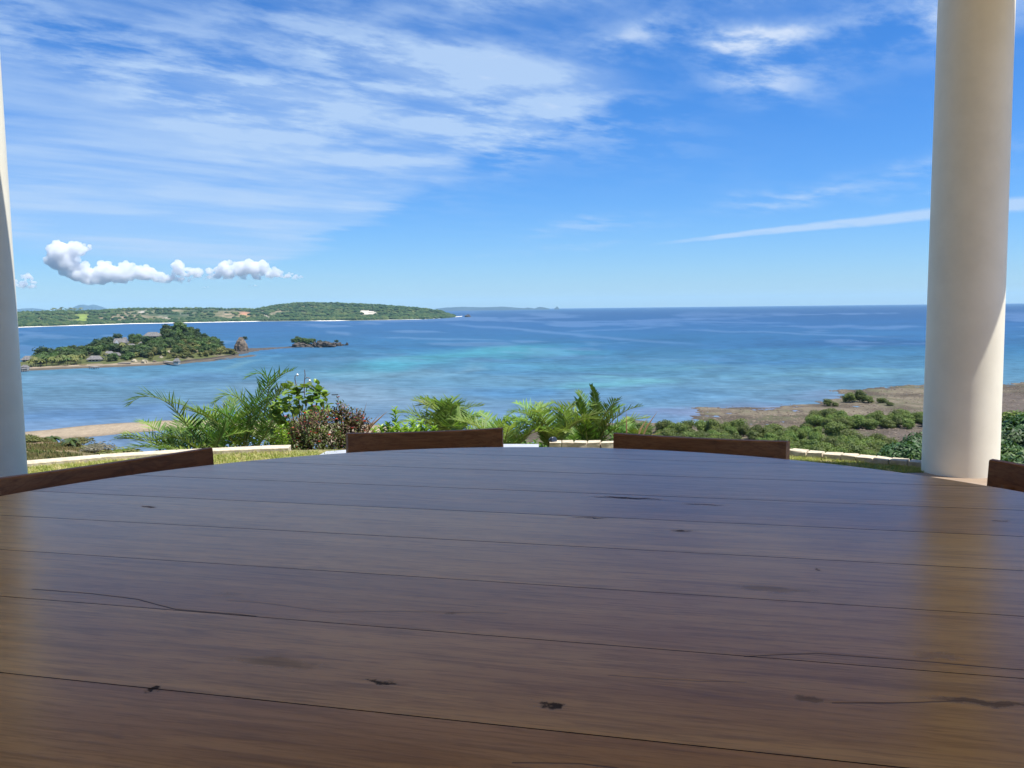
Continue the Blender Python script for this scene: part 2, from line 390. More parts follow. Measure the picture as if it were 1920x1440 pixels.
    h = n.n('ShaderNodeHueSaturation'); n.link(c, h.inputs['Color']); n.link(n.add(0.80, n.mul(rv, 0.38)), h.inputs['Value']); n.link(n.add(0.49, n.mul(rv, 0.02)), h.inputs['Hue'])
    rough = n.add(n.mul(fine, 0.12), n.add(n.mul(big, 0.12), 0.08 if table else 0.42))
    bmp = n.add(n.mul(fine, 1.0), n.mul(pore, 0.6))
    if dirt is not None: rough = n.add(rough, n.mul(dirt, 0.5)); bmp = n.sub(bmp, n.mul(dirt, 0.6))
    principled(n, out, h.outputs[0], rough, 0.20 if table else 0.3, bmp, 0.22, 0.0006 if table else 0.001)
    return mt
M['table'] = wood('table_wood', (0.57, 0.350, 0.120), (0.73, 0.48, 0.185), (0.27, 0.155, 0.06), True)
M['groove'] = simple('seam_grime_shade', (.03, .018, .011), (.07, .04, .025), 30, .9, .2, .001, 3, 'geo')  # seam grime, also painted over plank sides to darken bevels that caught light
M['chair'] = wood('chair_wood', (0.27, 0.12, 0.05), (0.37, 0.175, 0.075), (0.13, 0.055, 0.026))

# ------------------------------------------------------------------ the sea
def sea_colour(x, y):
    X = colX(x, y); dist = np.hypot(x, y)
    Y = horY(X)+F*(EYE-SEA)/np.maximum(y, 1)*1.0
    wx = (vnoise(x/np.maximum(y, 1)*900, np.log(np.maximum(y, 1))*260, 38, 3)-0.5); wy = (vnoise(x/np.maximum(y, 1)*500, np.log(np.maximum(y, 1))*420, 45, 4)-0.5)
    Xw = X+wx*150; Yw = Y+wy*16*np.clip((Y-577)/60, 0.15, 1.6)
    ys = [577, 590, 605, 625, 650, 680, 710, 745, 775, 800, 900]
    cs = np.array([[.012, .055, .155], [.014, .068, .185], [.018, .090, .235], [.024, .115, .270], [.028, .145, .300], [.052, .185, .315],
                   [.078, .215, .330], [.095, .225, .345], [.105, .225, .365], [.12, .235, .39], [.14, .24, .38]])
    c = np.stack([np.interp(Yw, ys, cs[:, k]) for k in range(3)], -1)
    def patch(px, py, rx, ry, col, k, deg=0):
        t = R(deg); u = (Xw-px)*math.cos(t)+(Yw-py)*math.sin(t); v = -(Xw-px)*math.sin(t)+(Yw-py)*math.cos(t)
        g = np.exp(-((u/rx)**2+(v/ry)**2)**1.3)*k
        nonlocal_c[0] = nonlocal_c[0]*(1-g[..., None])+np.array(col)*g[..., None]
    nonlocal_c = [c]
    TQ = (.055, .275, .365); PALE = (.13, .27, .35); DEEP = (.025, .125, .29); MUD = (.20, .19, .26)
    patch(900, 662, 170, 9, TQ, .7, -4); patch(770, 680, 130, 11, TQ, .8, -7); patch(1000, 660, 140, 7, TQ, .5); patch(1050, 690, 220, 8, (.06, .26, .37), .45)
    patch(1100, 722, 120, 8, (.09, .30, .37), .75, -4); patch(1180, 715, 60, 5, (.10, .31, .36), .6)
    patch(640, 740, 190, 26, (.15, .25, .34), .75, 3); patch(700, 700, 150, 8, PALE, .5, 3); patch(780, 735, 120, 10, (.12, .25, .35), .5)
    patch(870, 697, 45, 5, PALE, .6, -10)
    patch(960, 735, 120, 12, (.045, .165, .34), .7); patch(1000, 700, 150, 10, (.045, .17, .33), .55); patch(1250, 740, 120, 10, (.055, .19, .36), .5)
    patch(1560, 700, 220, 5, (.10, .27, .36), .7, -1); patch(1300, 690, 90, 4, (.10, .28, .35), .5); patch(1650, 690, 120, 3, (.11, .28, .34), .6); patch(1500, 725, 120, 3, (.12, .26, .36), .5)
    patch(1650, 640, 250, 9, (.018, .085, .23), .7); patch(1300, 650, 220, 8, (.03, .12, .28), .5); patch(1450, 675, 200, 5, (.035, .14, .31), .5)
    patch(1400, 775, 180, 11, (.17, .24, .38), .75); patch(1650, 745, 160, 6, (.15, .23, .36), .7); patch(1240, 772, 70, 9, (.16, .23, .38), .7)
    patch(1130, 770, 120, 16, (.08, .21, .37), .6)
    patch(150, 775, 190, 12, (.065, .175, .36), .65, -4); patch(330, 712, 160, 9, (.06, .175, .34), .6, -3); patch(150, 712, 160, 7, (.11, .23, .35), .5, -2)
    patch(430, 735, 140, 14, (.10, .23, .35), .4); patch(440, 680, 60, 4, (.11, .28, .37), .7, -12)
    patch(250, 650, 500, 8, (.03, .11, .28), .5)
    c = nonlocal_c[0]
    # broad mottling: patches of weed and sand under the shallows
    mott = vnoise(Xw, Yw*7, 55, 11, 5, 0.6)
    mf = vnoise(X, Y*10, 16, 12, 4, 0.6)
    k = np.clip((Y-610)/60, 0.15, 1)
    c = c*(1+((mott-0.5)*.65*k+(mf-.5)*.45*k)[..., None])
    # pale slicks: smooth lanes that mirror the sky
    lane = vnoise(X-Y*2.0, Y*14, 150, 21, 4, 0.5)
    slick = sm(lane, 0.60, 0.72)*np.clip((Y-583)/8, 0, 1)*np.clip((700-Y)/60, 0, 1)*0.8
    for (X0, Y0, X1, Y1, wd) in ((820, 605, 1330, 648, 2.2), (1000, 606, 1400, 596, 1.2), (610, 622, 660, 627, 2.5), (700, 632, 960, 639, 1.6), (1150, 600, 1500, 606, 1.3), (900, 600, 1100, 592, 1.6), (1250, 617, 1700, 632, 1.6), (1330, 590, 1730, 588, 0.9), (1050, 622, 1250, 612, 1.4)):
        t = np.clip((X-X0)/(X1-X0), 0, 1); yl = Y0+(Y1-Y0)*t+wx*6
        s_ = np.exp(-((Y-yl)/wd)**2)*(X > min(X0, X1)-20)*(X < max(X0, X1)+20)*np.clip(np.minimum(t, 1-t)*6+0.1, 0, 1)
        slick = np.maximum(slick, s_*0.8)
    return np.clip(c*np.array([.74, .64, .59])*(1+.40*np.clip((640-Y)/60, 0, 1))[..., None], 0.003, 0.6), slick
nA, nRr = 560, 420
az = np.linspace(R(-52), R(52), nA)
rr = 1/np.linspace(1/110.0, 1/FAR, nRr)
AA, RR = np.meshgrid(az, rr, indexing='ij')
sxw = RR*np.sin(AA); syw = RR*np.cos(AA)
scol, slk = sea_colour(sxw.ravel(), syw.ravel())
idx = np.arange(nA*nRr).reshape(nA, nRr)
quads = np.stack([idx[:-1, :-1], idx[1:, :-1], idx[1:, 1:], idx[:-1, 1:]], -1).reshape(-1, 4)
quads = quads[:, ::-1]
mt, n, out = newmat('sea_water')
ca_ = n.n('ShaderNodeAttribute', attribute_name='col'); sl_ = n.n('ShaderNodeAttribute', attribute_name='slick')
pos = geo_pos(n)
mp = n.n('ShaderNodeMapping'); n.link(pos, mp.inputs[0]); mp.inputs['Rotation'].default_value = (0, 0, R(12)); mp.inputs['Scale'].default_value = (0.35, 1, 1)
w1 = n.noise(mp.outputs[0], 0.9, 5, 0.6); w2 = n.noise(mp.outputs[0], 0.16, 7, 0.66); w3 = n.noise(mp.outputs[0], 0.012, 5, 0.6)
c = n.mix(1.0, ca_.outputs[0], n.mix(w2, (0.45,)*3, (1.55,)*3), 'MULTIPLY')
c = n.mix(1.0, c, n.mix(w3, (0.72,)*3, (1.28,)*3), 'MULTIPLY')
bp = n.n('ShaderNodeBump'); bp.inputs['Strength'].default_value = 0.5; bp.inputs['Distance'].default_value = 0.35
n.link(n.add(w1, n.mul(w2, 2.0)), bp.inputs['Height'])
df = n.n('ShaderNodeBsdfDiffuse'); n.link(c, df.inputs[0]); n.link(bp.outputs[0], df.inputs['Normal'])
gl = n.n('ShaderNodeBsdfGlossy'); gl.inputs['Roughness'].default_value = 0.30; gl.inputs[0].default_value = (0.9, 0.95, 1, 1); n.link(bp.outputs[0], gl.inputs['Normal'])
mx = n.n('ShaderNodeMixShader'); n.link(n.add(n.add(0.10, n.mul(n.sub(w2, 0.5), 0.10)), n.mul(sl_.outputs['Fac'], 0.24)), mx.inputs[0])
n.link(df.outputs[0], mx.inputs[1]); n.link(gl.outputs[0], mx.inputs[2]); n.link(mx.outputs[0], out.inputs[0])
M['sea'] = mt
me = mesh('sea', np.c_[sxw.ravel(), syw.ravel(), np.full(sxw.size, SEA)], quads, mt, {'col': scol, 'slick': slk})
tag(obj('sea', me), 'blue tropical sea with turquoise shallows reaching the horizon', kind='structure')

# ------------------------------------------------------------------ near coast: hillside, beach, reef flat
def poly_world(pts): return np.array([tuple(at(X, Y, SEA))[:2] for X, Y in pts])
def sdist(x, y, P):
    """signed distance to a polygon, positive inside"""
    d = np.full(x.shape, 1e18); ins = np.zeros(x.shape, bool)
    for i in range(len(P)):
        ax, ay = P[i]; bx, by = P[(i+1) % len(P)]
        ex, ey = bx-ax, by-ay
        t = np.clip(((x-ax)*ex+(y-ay)*ey)/(ex*ex+ey*ey), 0, 1)
        d = np.minimum(d, (x-ax-ex*t)**2+(y-ay-ey*t)**2)
        cnd = ((ay > y) != (by > y))
        ins ^= cnd & (x < (bx-ax)*(y-ay)/np.where(by == ay, 1e-9, by-ay)+ax)
    d = np.sqrt(d); return np.where(ins, d, -d)
FLAT = poly_world([(1294, 766), (1309, 764), (1384, 763), (1421, 764), (1459, 764), (1485, 759.5), (1527, 756), (1557, 748), (1582, 740), (1557, 734), (1580, 731), (1615, 729), (1665, 725), (1730, 721), (1880, 720),
                   (1920, 717), (2200, 712), (2500, 720), (2500, 1000), (800, 1000), (880, 830), (1000, 806), (1100, 794), (1180, 786), (1250, 794), (1300, 800), (1350, 797), (1327, 791), (1281, 782), (1311, 774)])
SPIT = poly_world([(-60, 818), (40, 811), (120, 802), (200, 795), (305, 788.5), (430, 787), (560, 791), (700, 796), (790, 806), (900, 826), (700, 838), (500, 826), (430, 806), (310, 807), (220, 814), (120, 823), (40, 826), (-60, 835)])
def near_height(x, y):
    r = np.hypot(x, y); X = colX(x, y)
    zb = np.interp(r, [6, 8, 10, 20, 60, 120, 190, 225, 250, 400], [-.55, -.7, -1.3, -5, -18, -31, -42.3, -43.75, -44.6, -45.5])
    zl = np.interp(r, [6, 8, 12, 40, 60, 74, 86, 110, 170, 205, 240], [-.55, -.7, -1.6, -5.5, -7.7, -8.95, -10.2, -18, -38, -43.6, -45.5])
    zl = zl-np.interp(X, [40, 120, 200, 260, 340], [0, .35, 1.1, 2.3, 8])*sm(r, 20, 70)
    wl = 1-sm(X, 230, 380)
    z = zb*(1-wl)+zl*wl
    z = z+(vnoise(x, y, 9, 31, 4)-.5)*0.9*sm(r, 12, 60)*(z > SEA+1)
    wpx = (vnoise(x, y, 14, 33, 4)-.5)*9; wpy = (vnoise(x, y, 14, 34, 4)-.5)*9
    df_ = sdist(x+wpx, y+wpy, FLAT); ds = sdist(x+wpx*.4, y+wpy*.4, SPIT)
    mic = vnoise(x, y, 7, 35, 5, .6)
    flat = SEA+np.interp(df_, [-30, -4, 0, 4, 25, 80], [-1.2, -.30, -.02, .14, .30, .7])+(mic-.5)*np.interp(df_, [-12, 0, 30], [.35, .70, 1.15])
    spit = SEA+np.interp(ds, [-25, 0, 4, 15], [-.9, 0, .22, .55])+(mic-.5)*.08
    return np.maximum(np.maximum(z, flat), spit), df_, ds, mic
def near_z(x, y): return float(near_height(np.array([x]), np.array([y]))[0][0])
nA, nR2 = 620, 400
az = np.linspace(R(-50), R(50), nA); rr = np.concatenate([np.geomspace(6.6, 150, 90, endpoint=False), 1/np.linspace(1/150, 1/640., nR2-90)])
AA, RR = np.meshgrid(az, rr, indexing='ij'); x = (RR*np.sin(AA)).ravel(); y = (RR*np.cos(AA)).ravel()
z, df_, ds, mic = near_height(x, y)
r = np.hypot(x, y); hz_ = z-SEA
REEF = np.array([.075, .060, .042]); REEF2 = np.array([.145, .122, .084]); WET = np.array([.07, .052, .042]); SAND = np.array([.30, .24, .165]); GRASS = np.array([.13, .125, .045]); DRY = np.array([.21, .15, .085]); MUDC = np.array([.10, .08, .068])
n1 = vnoise(x, y, 5, 41, 5, .6)[:, None]; n2 = vnoise(x, y, 20, 42, 4)[:, None]
col = REEF*(1-sm(n2, .35, .65))+REEF2*sm(n2, .35, .65)
n6 = vnoise(x, y, 2.2, 46, 4, .65)[:, None]; n7 = vnoise(x, y, 11, 47, 4)[:, None]; alg = sm(n7, .52, .66)*.55; col = col*(1-alg)+np.array([.085, .092, .045])*alg; col = col*(.45+.55*n1+.55*n6)
col = col*(1-(1-sm(hz_, .0, .14))[:, None])+WET*(1-sm(hz_, .0, .14))[:, None]
inl = sm(df_, 35, 70)[:, None]*(.5+.5*n2); col = col*(1-inl)+MUDC*(.6+.8*n1)*inl
ks = sm(ds, -3, 2)[:, None]; col = col*(1-ks)+SAND*(.85+.3*n1)*(1-.22*(1-sm(ds, 2, 9))[:, None])*ks
kg = sm(hz_, 1.2, 3.0)[:, None]; n3 = vnoise(x, y, 1.3, 43, 4, .6)[:, None]; gk = sm(n1*.35+n2*.35+n3*.3, .42, .54); gg = GRASS*(1-gk)+DRY*gk; col = col*(1-kg)+gg*(.35+1.2*n3)*kg
idx = np.arange(x.size).reshape(nA, -1)
quads = np.stack([idx[:-1, :-1], idx[1:, :-1], idx[1:, 1:], idx[:-1, 1:]], -1).reshape(-1, 4)[:, ::-1]
M['ground'] = attrmat('coast_ground', 0.9, 0.7, 1.0, 0.5, 0.62, 0.15)
tag(obj('ground', mesh('ground', np.c_[x, y, z], quads, M['ground'], {'col': np.clip(col, 0.01, .8)}, True)), 'grassy hillside running down to brown reef flats and a sand spit', kind='structure')

# ------------------------------------------------------------------ far coasts
def ridge_land(name, label, Xs, Yw, Ys, W, treeh, back, mat, colour, nX=420, nT=60, rough=1.0, beach=None, kind='structure', seed=50, bz=None, prof=1.0, keep=None):
    Xs = np.array(Xs, float); xs = np.linspace(Xs[0], Xs[-1], nX)
    yw = np.interp(xs, Xs, Yw); ys = np.interp(xs, Xs, Ys); W_ = np.interp(xs, Xs, W) if hasattr(W, '__len__') else np.full(nX, float(W))
    H = EYE-SEA
    Fy = H*F/(yw-horY(xs))                       # forward distance of the waterline
    a = (xs-960)/F/1.0037
    Bm = Fy*0+(beach if beach else 0)
    Ry = Fy+W_
    zr = EYE+(horY(xs)-ys)/F*Ry-SEA-treeh         # height of the crest above the sea
    zr = np.maximum(zr, 0.5)
    t = np.linspace(-0.06, 1+back, nT)
    yy = Fy[:, None]+W_[:, None]*t[None, :]
    xx = a[:, None]*yy
    nz = vnoise(xx, yy, W_.mean()*0.30, seed, 5, .55)-.5
    tt = np.clip((yy-Fy[:, None]-Bm[:, None])/(W_-Bm)[:, None], 0, 1)
    up = (tt*tt*(3-2*tt))*(1-.35*prof)+.35*prof*tt
    dn = 1-sm(t, 1.0, 1+back)[None, :]*1.15
    z = np.where(t[None, :] <= 1, zr[:, None]*up, zr[:, None]*dn)
    z = z+nz*zr[:, None]*0.55*rough*(4*tt*(1-tt)+.0)*(t[None, :] <= 1)
    sh = (yy-Fy[:, None]); bh = np.clip(sh/(Bm[:, None]+1e-6), -3, 1)*(1.6 if beach else 0.5)
    z = np.where(t[None, :] <= 1, z+bh, z)
    z = SEA+z-0.0
    zz = z
    co = colour(xx, yy, zz-SEA, np.repeat(xs[:, None], nT, 1), tt, Bm[:, None])
    idx = np.arange(nX*nT).reshape(nX, nT)
    quads = np.stack([idx[:-1, :-1], idx[1:, :-1], idx[1:, 1:], idx[:-1, 1:]], -1).reshape(-1, 4)
    o = obj(name, mesh(name, np.c_[xx.ravel(), yy.ravel(), zz.ravel()], quads, mat, {'col': np.clip(co.reshape(-1, 3), .005, .9)}, True))
    tag(o, label, kind=kind)
    def height(x, y):
        X = colX(x, y); i = (X-xs[0])/(xs[-1]-xs[0])*(nX-1)
        if i < 0 or i > nX-1: return None
        i0 = int(min(i, nX-2)); fi = i-i0
        res = 0
        for k, wgt in ((i0, 1-fi), (i0+1, fi)): res += wgt*np.interp(y, yy[k], zz[k])
        return float(res)
    info = dict(xs=xs, Fy=Fy, W=W_, B=Bm, height=height)
    return o, info

# peninsula
pX = [-120, 30, 100, 180, 240, 300, 400, 480, 520, 560, 620, 680, 740, 790, 830, 850, 868]
pYw = [616, 614.5, 612, 609.5, 607.5, 606.5, 604.5, 603, 602.5, 602, 602, 601, 600, 599, 597, 595, 593.5]
pYs = [584, 585, 583, 581, 577.5, 577, 577, 579, 571, 567, 567, 569, 573, 577.5, 583, 590.5, 593.2]
def pen_col(x, y, h, X, tt, B):
    n1 = vnoise(x, y, 130, 61, 5, .6); n2 = vnoise(x, y, 420, 62, 4)
    g1 = np.array([.035, .062, .024]); g2 = np.array([.09, .10, .040]); g3 = np.array([.17, .22, .05]); er = np.array([.36, .27, .19]); wh = np.array([.36, .33, .27]); orr = np.array([.30, .17, .10])
    c = g1*(1-sm(n1, .35, .6))[..., None]+g2*sm(n1, .35, .6)[..., None]
    k = sm(n2, .52, .68)[..., None]*.8; c = c*(1-k)+np.array([.17, .145, .085])*k
    fine_ = vnoise(x, y, 55, 63, 4, .65)
    def bl(cx, rx, t0, rt, colr, kk, nn=None, th=.5):
        nn = fine_ if nn is None else nn
        kk = kk*1.05
        nonlocal c
        g = np.exp(-((X-cx)/rx)**2-((tt-t0)/rt)**2)*kk*sm(nn, th-.14, th+.1)
        c = c*(1-g[..., None])+np.array(colr)*g[..., None]
    bl(155, 14, .45, .25, g3, 1.4, th=.35); bl(270, 14, .6, .1, wh, 1.3); bl(295, 10, .85, .1, wh, 1.2); bl(310, 9, .33, .07, wh, 1.3); bl(330, 14, .75, .1, er, 1.2); bl(240, 30, .4, .2, er, .6)
    bl(430, 18, .4, .15, er, .9); bl(460, 9, .5, .2, orr, 2.0, th=.3); bl(470, 16, .3, .15, g3, 1.0); bl(505, 12, .28, .1, wh, .9); bl(530, 30, .45, .12, er, .9); bl(565, 10, .35, .1, wh, .7)
    bl(595, 12, .85, .1, er, .8); bl(690, 20, .42, .12, wh, 1.7, th=.36); bl(722, 9, .62, .08, wh, 1.0); bl(730, 4, .12, .12, wh, 1.5, th=.3); bl(765, 25, .75, .15, g3, .6); bl(800, 12, .4, .3, er, .5)
    bl(195, 12, .55, .06, wh, .8); bl(350, 12, .5, .07, wh, .7)
    bw = (x*0+1); bw = np.where(tt <= 0, 1., 0.)*(h > .2)
    bk = bw*np.interp(X, [30, 60, 110, 130, 480, 490, 580, 600, 640, 660, 760, 800, 868], [.7, .8, .5, 1, 1, .2, .2, 1, 1, .1, .4, 1, 1])
    c = c*(1-bk[..., None])+np.array([.80, .76, .68])*bk[..., None]
    return c
M['far_land'] = attrmat('far_land', 0.95, 0.02, 0.9, 6.0, 0.35, 0.1)
pen, pinfo = ridge_land('peninsula', 'long green peninsula with a white beach across the bay', pX, pYw, pYs, [1500]*12+[1300, 1000, 700, 300, 90], 9.0, .5, M['far_land'], pen_col, 620, 90, 1.25, beach=70, seed=51)

# the resort island
iX = [-40, 36, 75, 115, 150, 180, 205, 222, 250, 275, 300, 335, 365, 385, 400, 412, 425, 438, 446]
iYw = [700, 695.5, 694, 692, 690.5, 689.5, 688.5, 688, 686.5, 685.5, 684.5, 683, 679, 677, 675, 673, 671, 669, 667.5]
iYs = [662, 666, 665, 654, 652, 641, 633, 629, 626, 619, 613, 604.5, 617, 625, 632, 638, 648, 660, 666]
iW = [80, 80, 90, 110, 110, 120, 135, 145, 150, 160, 170, 175, 160, 140, 120, 105, 90, 60, 25]
def isl_col(x, y, h, X, tt, B):
    n1 = vnoise(x, y, 9, 71, 5, .6); n2 = vnoise(x, y, 30, 72, 3)
    g1 = np.array([.05, .068, .024]); g2 = np.array([.11, .115, .042]); s_ = np.array([.26, .21, .15])
    c = g1*(1-n1)[..., None]+g2*n1[..., None]
    k = (sm(n2, .55, .7)*.6)[..., None]; c = c*(1-k)+s_*k*.7
    rocky = sm(X, 262, 345); low_ = (1-sm(h, .5, 1.5))
    beach_ = (tt <= 0)*1.0
    bc = s_*(1-rocky)[..., None]+np.array([.048, .040, .036])*rocky[..., None]
    wet = np.array([.10, .085, .065]); kk = sm(h, .55, 1.3)[..., None]; bc = wet*(1-kk)+bc*kk
    bc = bc*(.7+.6*n1)[..., None]
    c = c*(1-beach_[..., None])+bc*beach_[..., None]
    return c
M['isl_land'] = attrmat('island_ground', 0.95, 0.15, 0.9, 1.0, 0.4, 0.1)
isl, iinfo = ridge_land('island_ground', 'ground of the wooded island with its narrow beach', iX, iYw, iYs, iW, 7.5, .8, M['isl_land'], isl_col, 420, 80, .5, beach=22, seed=52)
def land_hit(X, Y, info):
    """where the line of sight through a picture point meets that land"""
    d = ray(X, Y); i = np.interp(X, info['xs'], np.arange(len(info['xs'])))
    y0 = float(np.interp(i, np.arange(len(info['xs'])), info['Fy'])); wv_ = float(np.interp(i, np.arange(len(info['xs'])), info['W']))
    for yy_ in np.linspace(y0-5, y0+wv_*1.1, 200):
        zl = EYE+d[2]/d[1]*yy_; xg = d[0]/d[1]*yy_
        hh = info['height'](xg, yy_)
        if hh is not None and hh >= zl: return Vector((xg, yy_, hh))
    yy_ = y0+wv_*.97; xg = d[0]/d[1]*yy_
    return Vector((xg, yy_, info['height'](xg, yy_) or SEA))

# far blue mountains and the low blue coast on the horizon
def mountain(name, label, Xs, Ys, D, depth, seed, cat='mountain'):
    xs = np.linspace(Xs[0], Xs[-1], 70); ys = np.interp(xs, Xs, Ys)
    ys = ys+(vnoise(xs, xs*0, 7, seed, 4)-.5)*1.2*np.clip(np.minimum(xs-xs[0], xs[-1]-xs)/6, 0, 1)
    top = np.maximum(EYE+(horY(xs)-ys)/F*D, SEA+.5); V = []; nT = 9
    for i, X in enumerate(xs):
        a = (X-960)/F/1.0037
        for k in range(nT):
            t = k/(nT-1)*2-1; yy_ = D+t*depth; hgt = (top[i]-SEA)*(1-abs(t)**1.3)*(1+(mnoise.noise((X*.2, t*3, seed))*.3 if abs(t) > .05 else 0))
            V.append((a*D+(a*t*depth), yy_, SEA+hgt-(6 if abs(t) == 1 else 0)))
    Fc = [(i*nT+k, (i+1)*nT+k, (i+1)*nT+k+1, i*nT+k+1) for i in range(len(xs)-1) for k in range(nT-1)]
    o = obj(name, mesh(name, V, Fc, M['mountain'], None, True)); tag(o, label, cat if cat else None, kind='structure'); return o
M['mountain'] = simple('mountain_haze_blue', (.02, .04, .055), (.03, .055, .07), .002, .95, .5, 30, 6, 'geo')  # distance haze painted in: forest base colour shifted towards blue
mountain('mountain', 'hazy blue mountain range at the far left horizon', [18, 45, 60, 75, 92, 110], [582, 578.5, 578, 579, 581, 587], 21000, 1500, 5)
mountain('mountain', 'twin peaked hazy blue mountain behind the peninsula', [118, 140, 152, 160, 168, 178, 186, 205, 232], [586, 576, 571.5, 571, 573, 571, 573, 580, 588], 22500, 1500, 9)
mountain('far_coast', 'low blue coastline on the horizon beyond the headland', [818, 835, 870, 905, 940, 965, 985, 992], [579, 577, 575.5, 576.5, 575, 576.5, 577.8, 579.2], 17000, 900, 13, None)
for i, (xs_, ys_, lab) in enumerate((([984, 990, 998, 1006], [578.5, 576.8, 577.2, 579], 'faint low islet nearest the far blue coast'), ([1004, 1012, 1022, 1032], [578.5, 575.8, 576.6, 578.8], 'faint longer islet in the middle of the horizon chain'),
                                     ([1041, 1044, 1046, 1050], [578.6, 576.5, 574.2, 578.6], 'tiny pointed islet at the right end of the horizon chain'))):
    tag(mountain('distant_islet', lab, xs_, ys_, 16500, 200, 17+i, 'islet'), group='islets on the horizon')

# ------------------------------------------------------------------ rocks
def rock_mesh(name, w_, d_, h_, seed, mat, sub=3, rough=.35, flat=0.25):
    import bmesh
    bm = bmesh.new(); bmesh.ops.create_icosphere(bm, subdivisions=sub, radius=1)
    for v in bm.verts:
        p = v.co; k = 1+mnoise.fractal(p*1.4+Vector((seed, 0, 0)), .6, 2.1, 5)*rough*1.2
        q = p*k; v.co = Vector((q.x*w_/2, q.y*d_/2, max(q.z, -flat)*h_))
    me = bpy.data.meshes.new(name); bm.to_mesh(me); bm.free(); me.materials.append(mat); return me

# reef line, islets and stacks off the island's right end
def reef_strip(name, label, top, bot, mat, seed, hh=.7):
    tp = [at(X, Y, SEA) for X, Y in top]; bt = [at(X, Y, SEA) for X, Y in bot]; nn = 90; V = []; m_ = 14
    def along(P, t):
        L = [0]
        for a, b in zip(P, P[1:]): L.append(L[-1]+(b-a).length)
        s_ = t*L[-1]
        for i in range(len(P)-1):
            if s_ <= L[i+1] or i == len(P)-2: return P[i].lerp(P[i+1], (s_-L[i])/(L[i+1]-L[i]))
    for i in range(nn+1):
        a = along(tp, i/nn); b = along(bt, i/nn)
        for k in range(m_+1):
            s_ = k/m_; p = a.lerp(b, s_); j = mnoise.fractal(Vector((p.x*.06, p.y*.03, seed)), .6, 2, 4)
            e = min(1, 5*min(s_, 1-s_, i/nn*2.5, (1-i/nn)*2.5)+.0)
            V.append((p.x, p.y, SEA-.35+e*hh+(j*1.0)*hh))
    Fc = [(i*(m_+1)+k, i*(m_+1)+k+1, (i+1)*(m_+1)+k+1, (i+1)*(m_+1)+k) for i in range(nn) for k in range(m_)]
    return tag(obj(name, mesh(name, V, Fc, mat, None, False)), label, kind='structure')
reef_strip('reef_shelf', 'dark flat rock shelf running out from the island to the islets', [(372, 664), (420, 657), (460, 653.5), (510, 651), (560, 649.5), (620, 648), (652, 646)], [(372, 679.5), (420, 673), (470, 661), (520, 654), (560, 651.5), (620, 649.6), (652, 647.5)], M['rock'], 3, .75)
reef_strip('reef_shelf', 'brown outer rim of the rock shelf in front of the island point', [(330, 679), (400, 672), (450, 667), (500, 663)], [(330, 684), (400, 677.5), (440, 673), (505, 665)], simple('shelf_brown', (.055, .045, .032), (.12, .095, .065), .2, .95, .8, .4, 7, 'geo'), 8, .5)
def stack(label, cX, baseY, wpx, hpx, seed, mat, name='rock_islet', cat='rock', sub=4, rough=.35, deep=.8, **kw):
    p = at(cX, baseY, SEA); s = p.y/F
    o = obj(name, rock_mesh(name, wpx*s*.92, wpx*s*deep, hpx*s*.92, seed, mat, sub, rough), None, (p.x, p.y+wpx*s*deep*.3, SEA)); tag(o, label, cat, **kw); return o, p, s
stk, sp, ss = stack('tall brown rock stack beside the island point', 450, 659.5, 27, 27, 4, M['rock_brown'], rough=.18)

# ------------------------------------------------------------------ trees
def crown_data(rad, hgt, nleaf, leaf, seed, lobes=7, squash=.75, core=True, under=.25, low=.55):
    """crown of leaf clumps over several lobes round a trunk top; returns verts and faces"""
    rg = random.Random(seed); V = []; Fc = []; L = []
    for i in range(lobes):
        a = rg.uniform(0, 6.283); q = rad*rg.uniform(.15, .62); lr = rad*rg.uniform(.34, .56)
        L.append((Vector((math.cos(a)*q, math.sin(a)*q, hgt*(low+(.85-low)*rg.random())*(1-.25*q/rad))), lr))
    L.append((Vector((0, 0, hgt*.72)), rad*.5))
    tops = max(c_.z+lr*squash for c_, lr in L); k = hgt/tops
    L = [(Vector((c_.x, c_.y, c_.z*k)), lr) for c_, lr in L]
    if core:
        for c_, lr in L:
            P = []
            for j in range(5):
                th = math.pi*(j+.5)/5
                for i in range(7):
                    ph = 6.283*(i+.5*(j % 2))/7; q = lr*.62*rg.uniform(.8, 1.1)
                    P.append((c_.x+math.sin(th)*math.cos(ph)*q, c_.y+math.sin(th)*math.sin(ph)*q, c_.z+math.cos(th)*q*squash))
            b = len(V); V += P
            for j in range(4):
                for i in range(7): Fc.append((b+j*7+i, b+(j+1)*7+i, b+(j+1)*7+(i+1) % 7, b+j*7+(i+1) % 7))
            Fc.append(tuple(b+i for i in range(7)))
    for i in range(nleaf):
        c_, lr = L[rg.randrange(len(L))]
        d = Vector((rg.gauss(0, 1), rg.gauss(0, 1), rg.gauss(0.25, .9))).normalized()
        if d.z < -under: d.z = -d.z
        q = lr*rg.uniform(.72, 1.10)*(1+.18*mnoise.noise(d*3+c_))
        p = c_+Vector((d.x*q, d.y*q, d.z*q*squash))
        nrm = (d+Vector((rg.uniform(-.8, .8), rg.uniform(-.8, .8), rg.uniform(-.3, .9)))).normalized()
        t = nrm.cross(Vector((rg.random()-.5, rg.random()-.5, rg.random()-.5))).normalized(); s_ = nrm.cross(t)
        lf = leaf*rg.uniform(.6, 1.35); b = len(V)
        V += [tuple(p-t*lf), tuple(p+s_*lf*.5-nrm*lf*.1), tuple(p+t*lf), tuple(p-s_*lf*.5-nrm*lf*.1)]
        Fc.append((b, b+1, b+2, b+3))
    return V, Fc, L
def crown_mesh(name, mat, *a, **k):
    V, Fc, L = crown_data(*a, **k); return mesh(name, V, Fc, mat, None, False), L
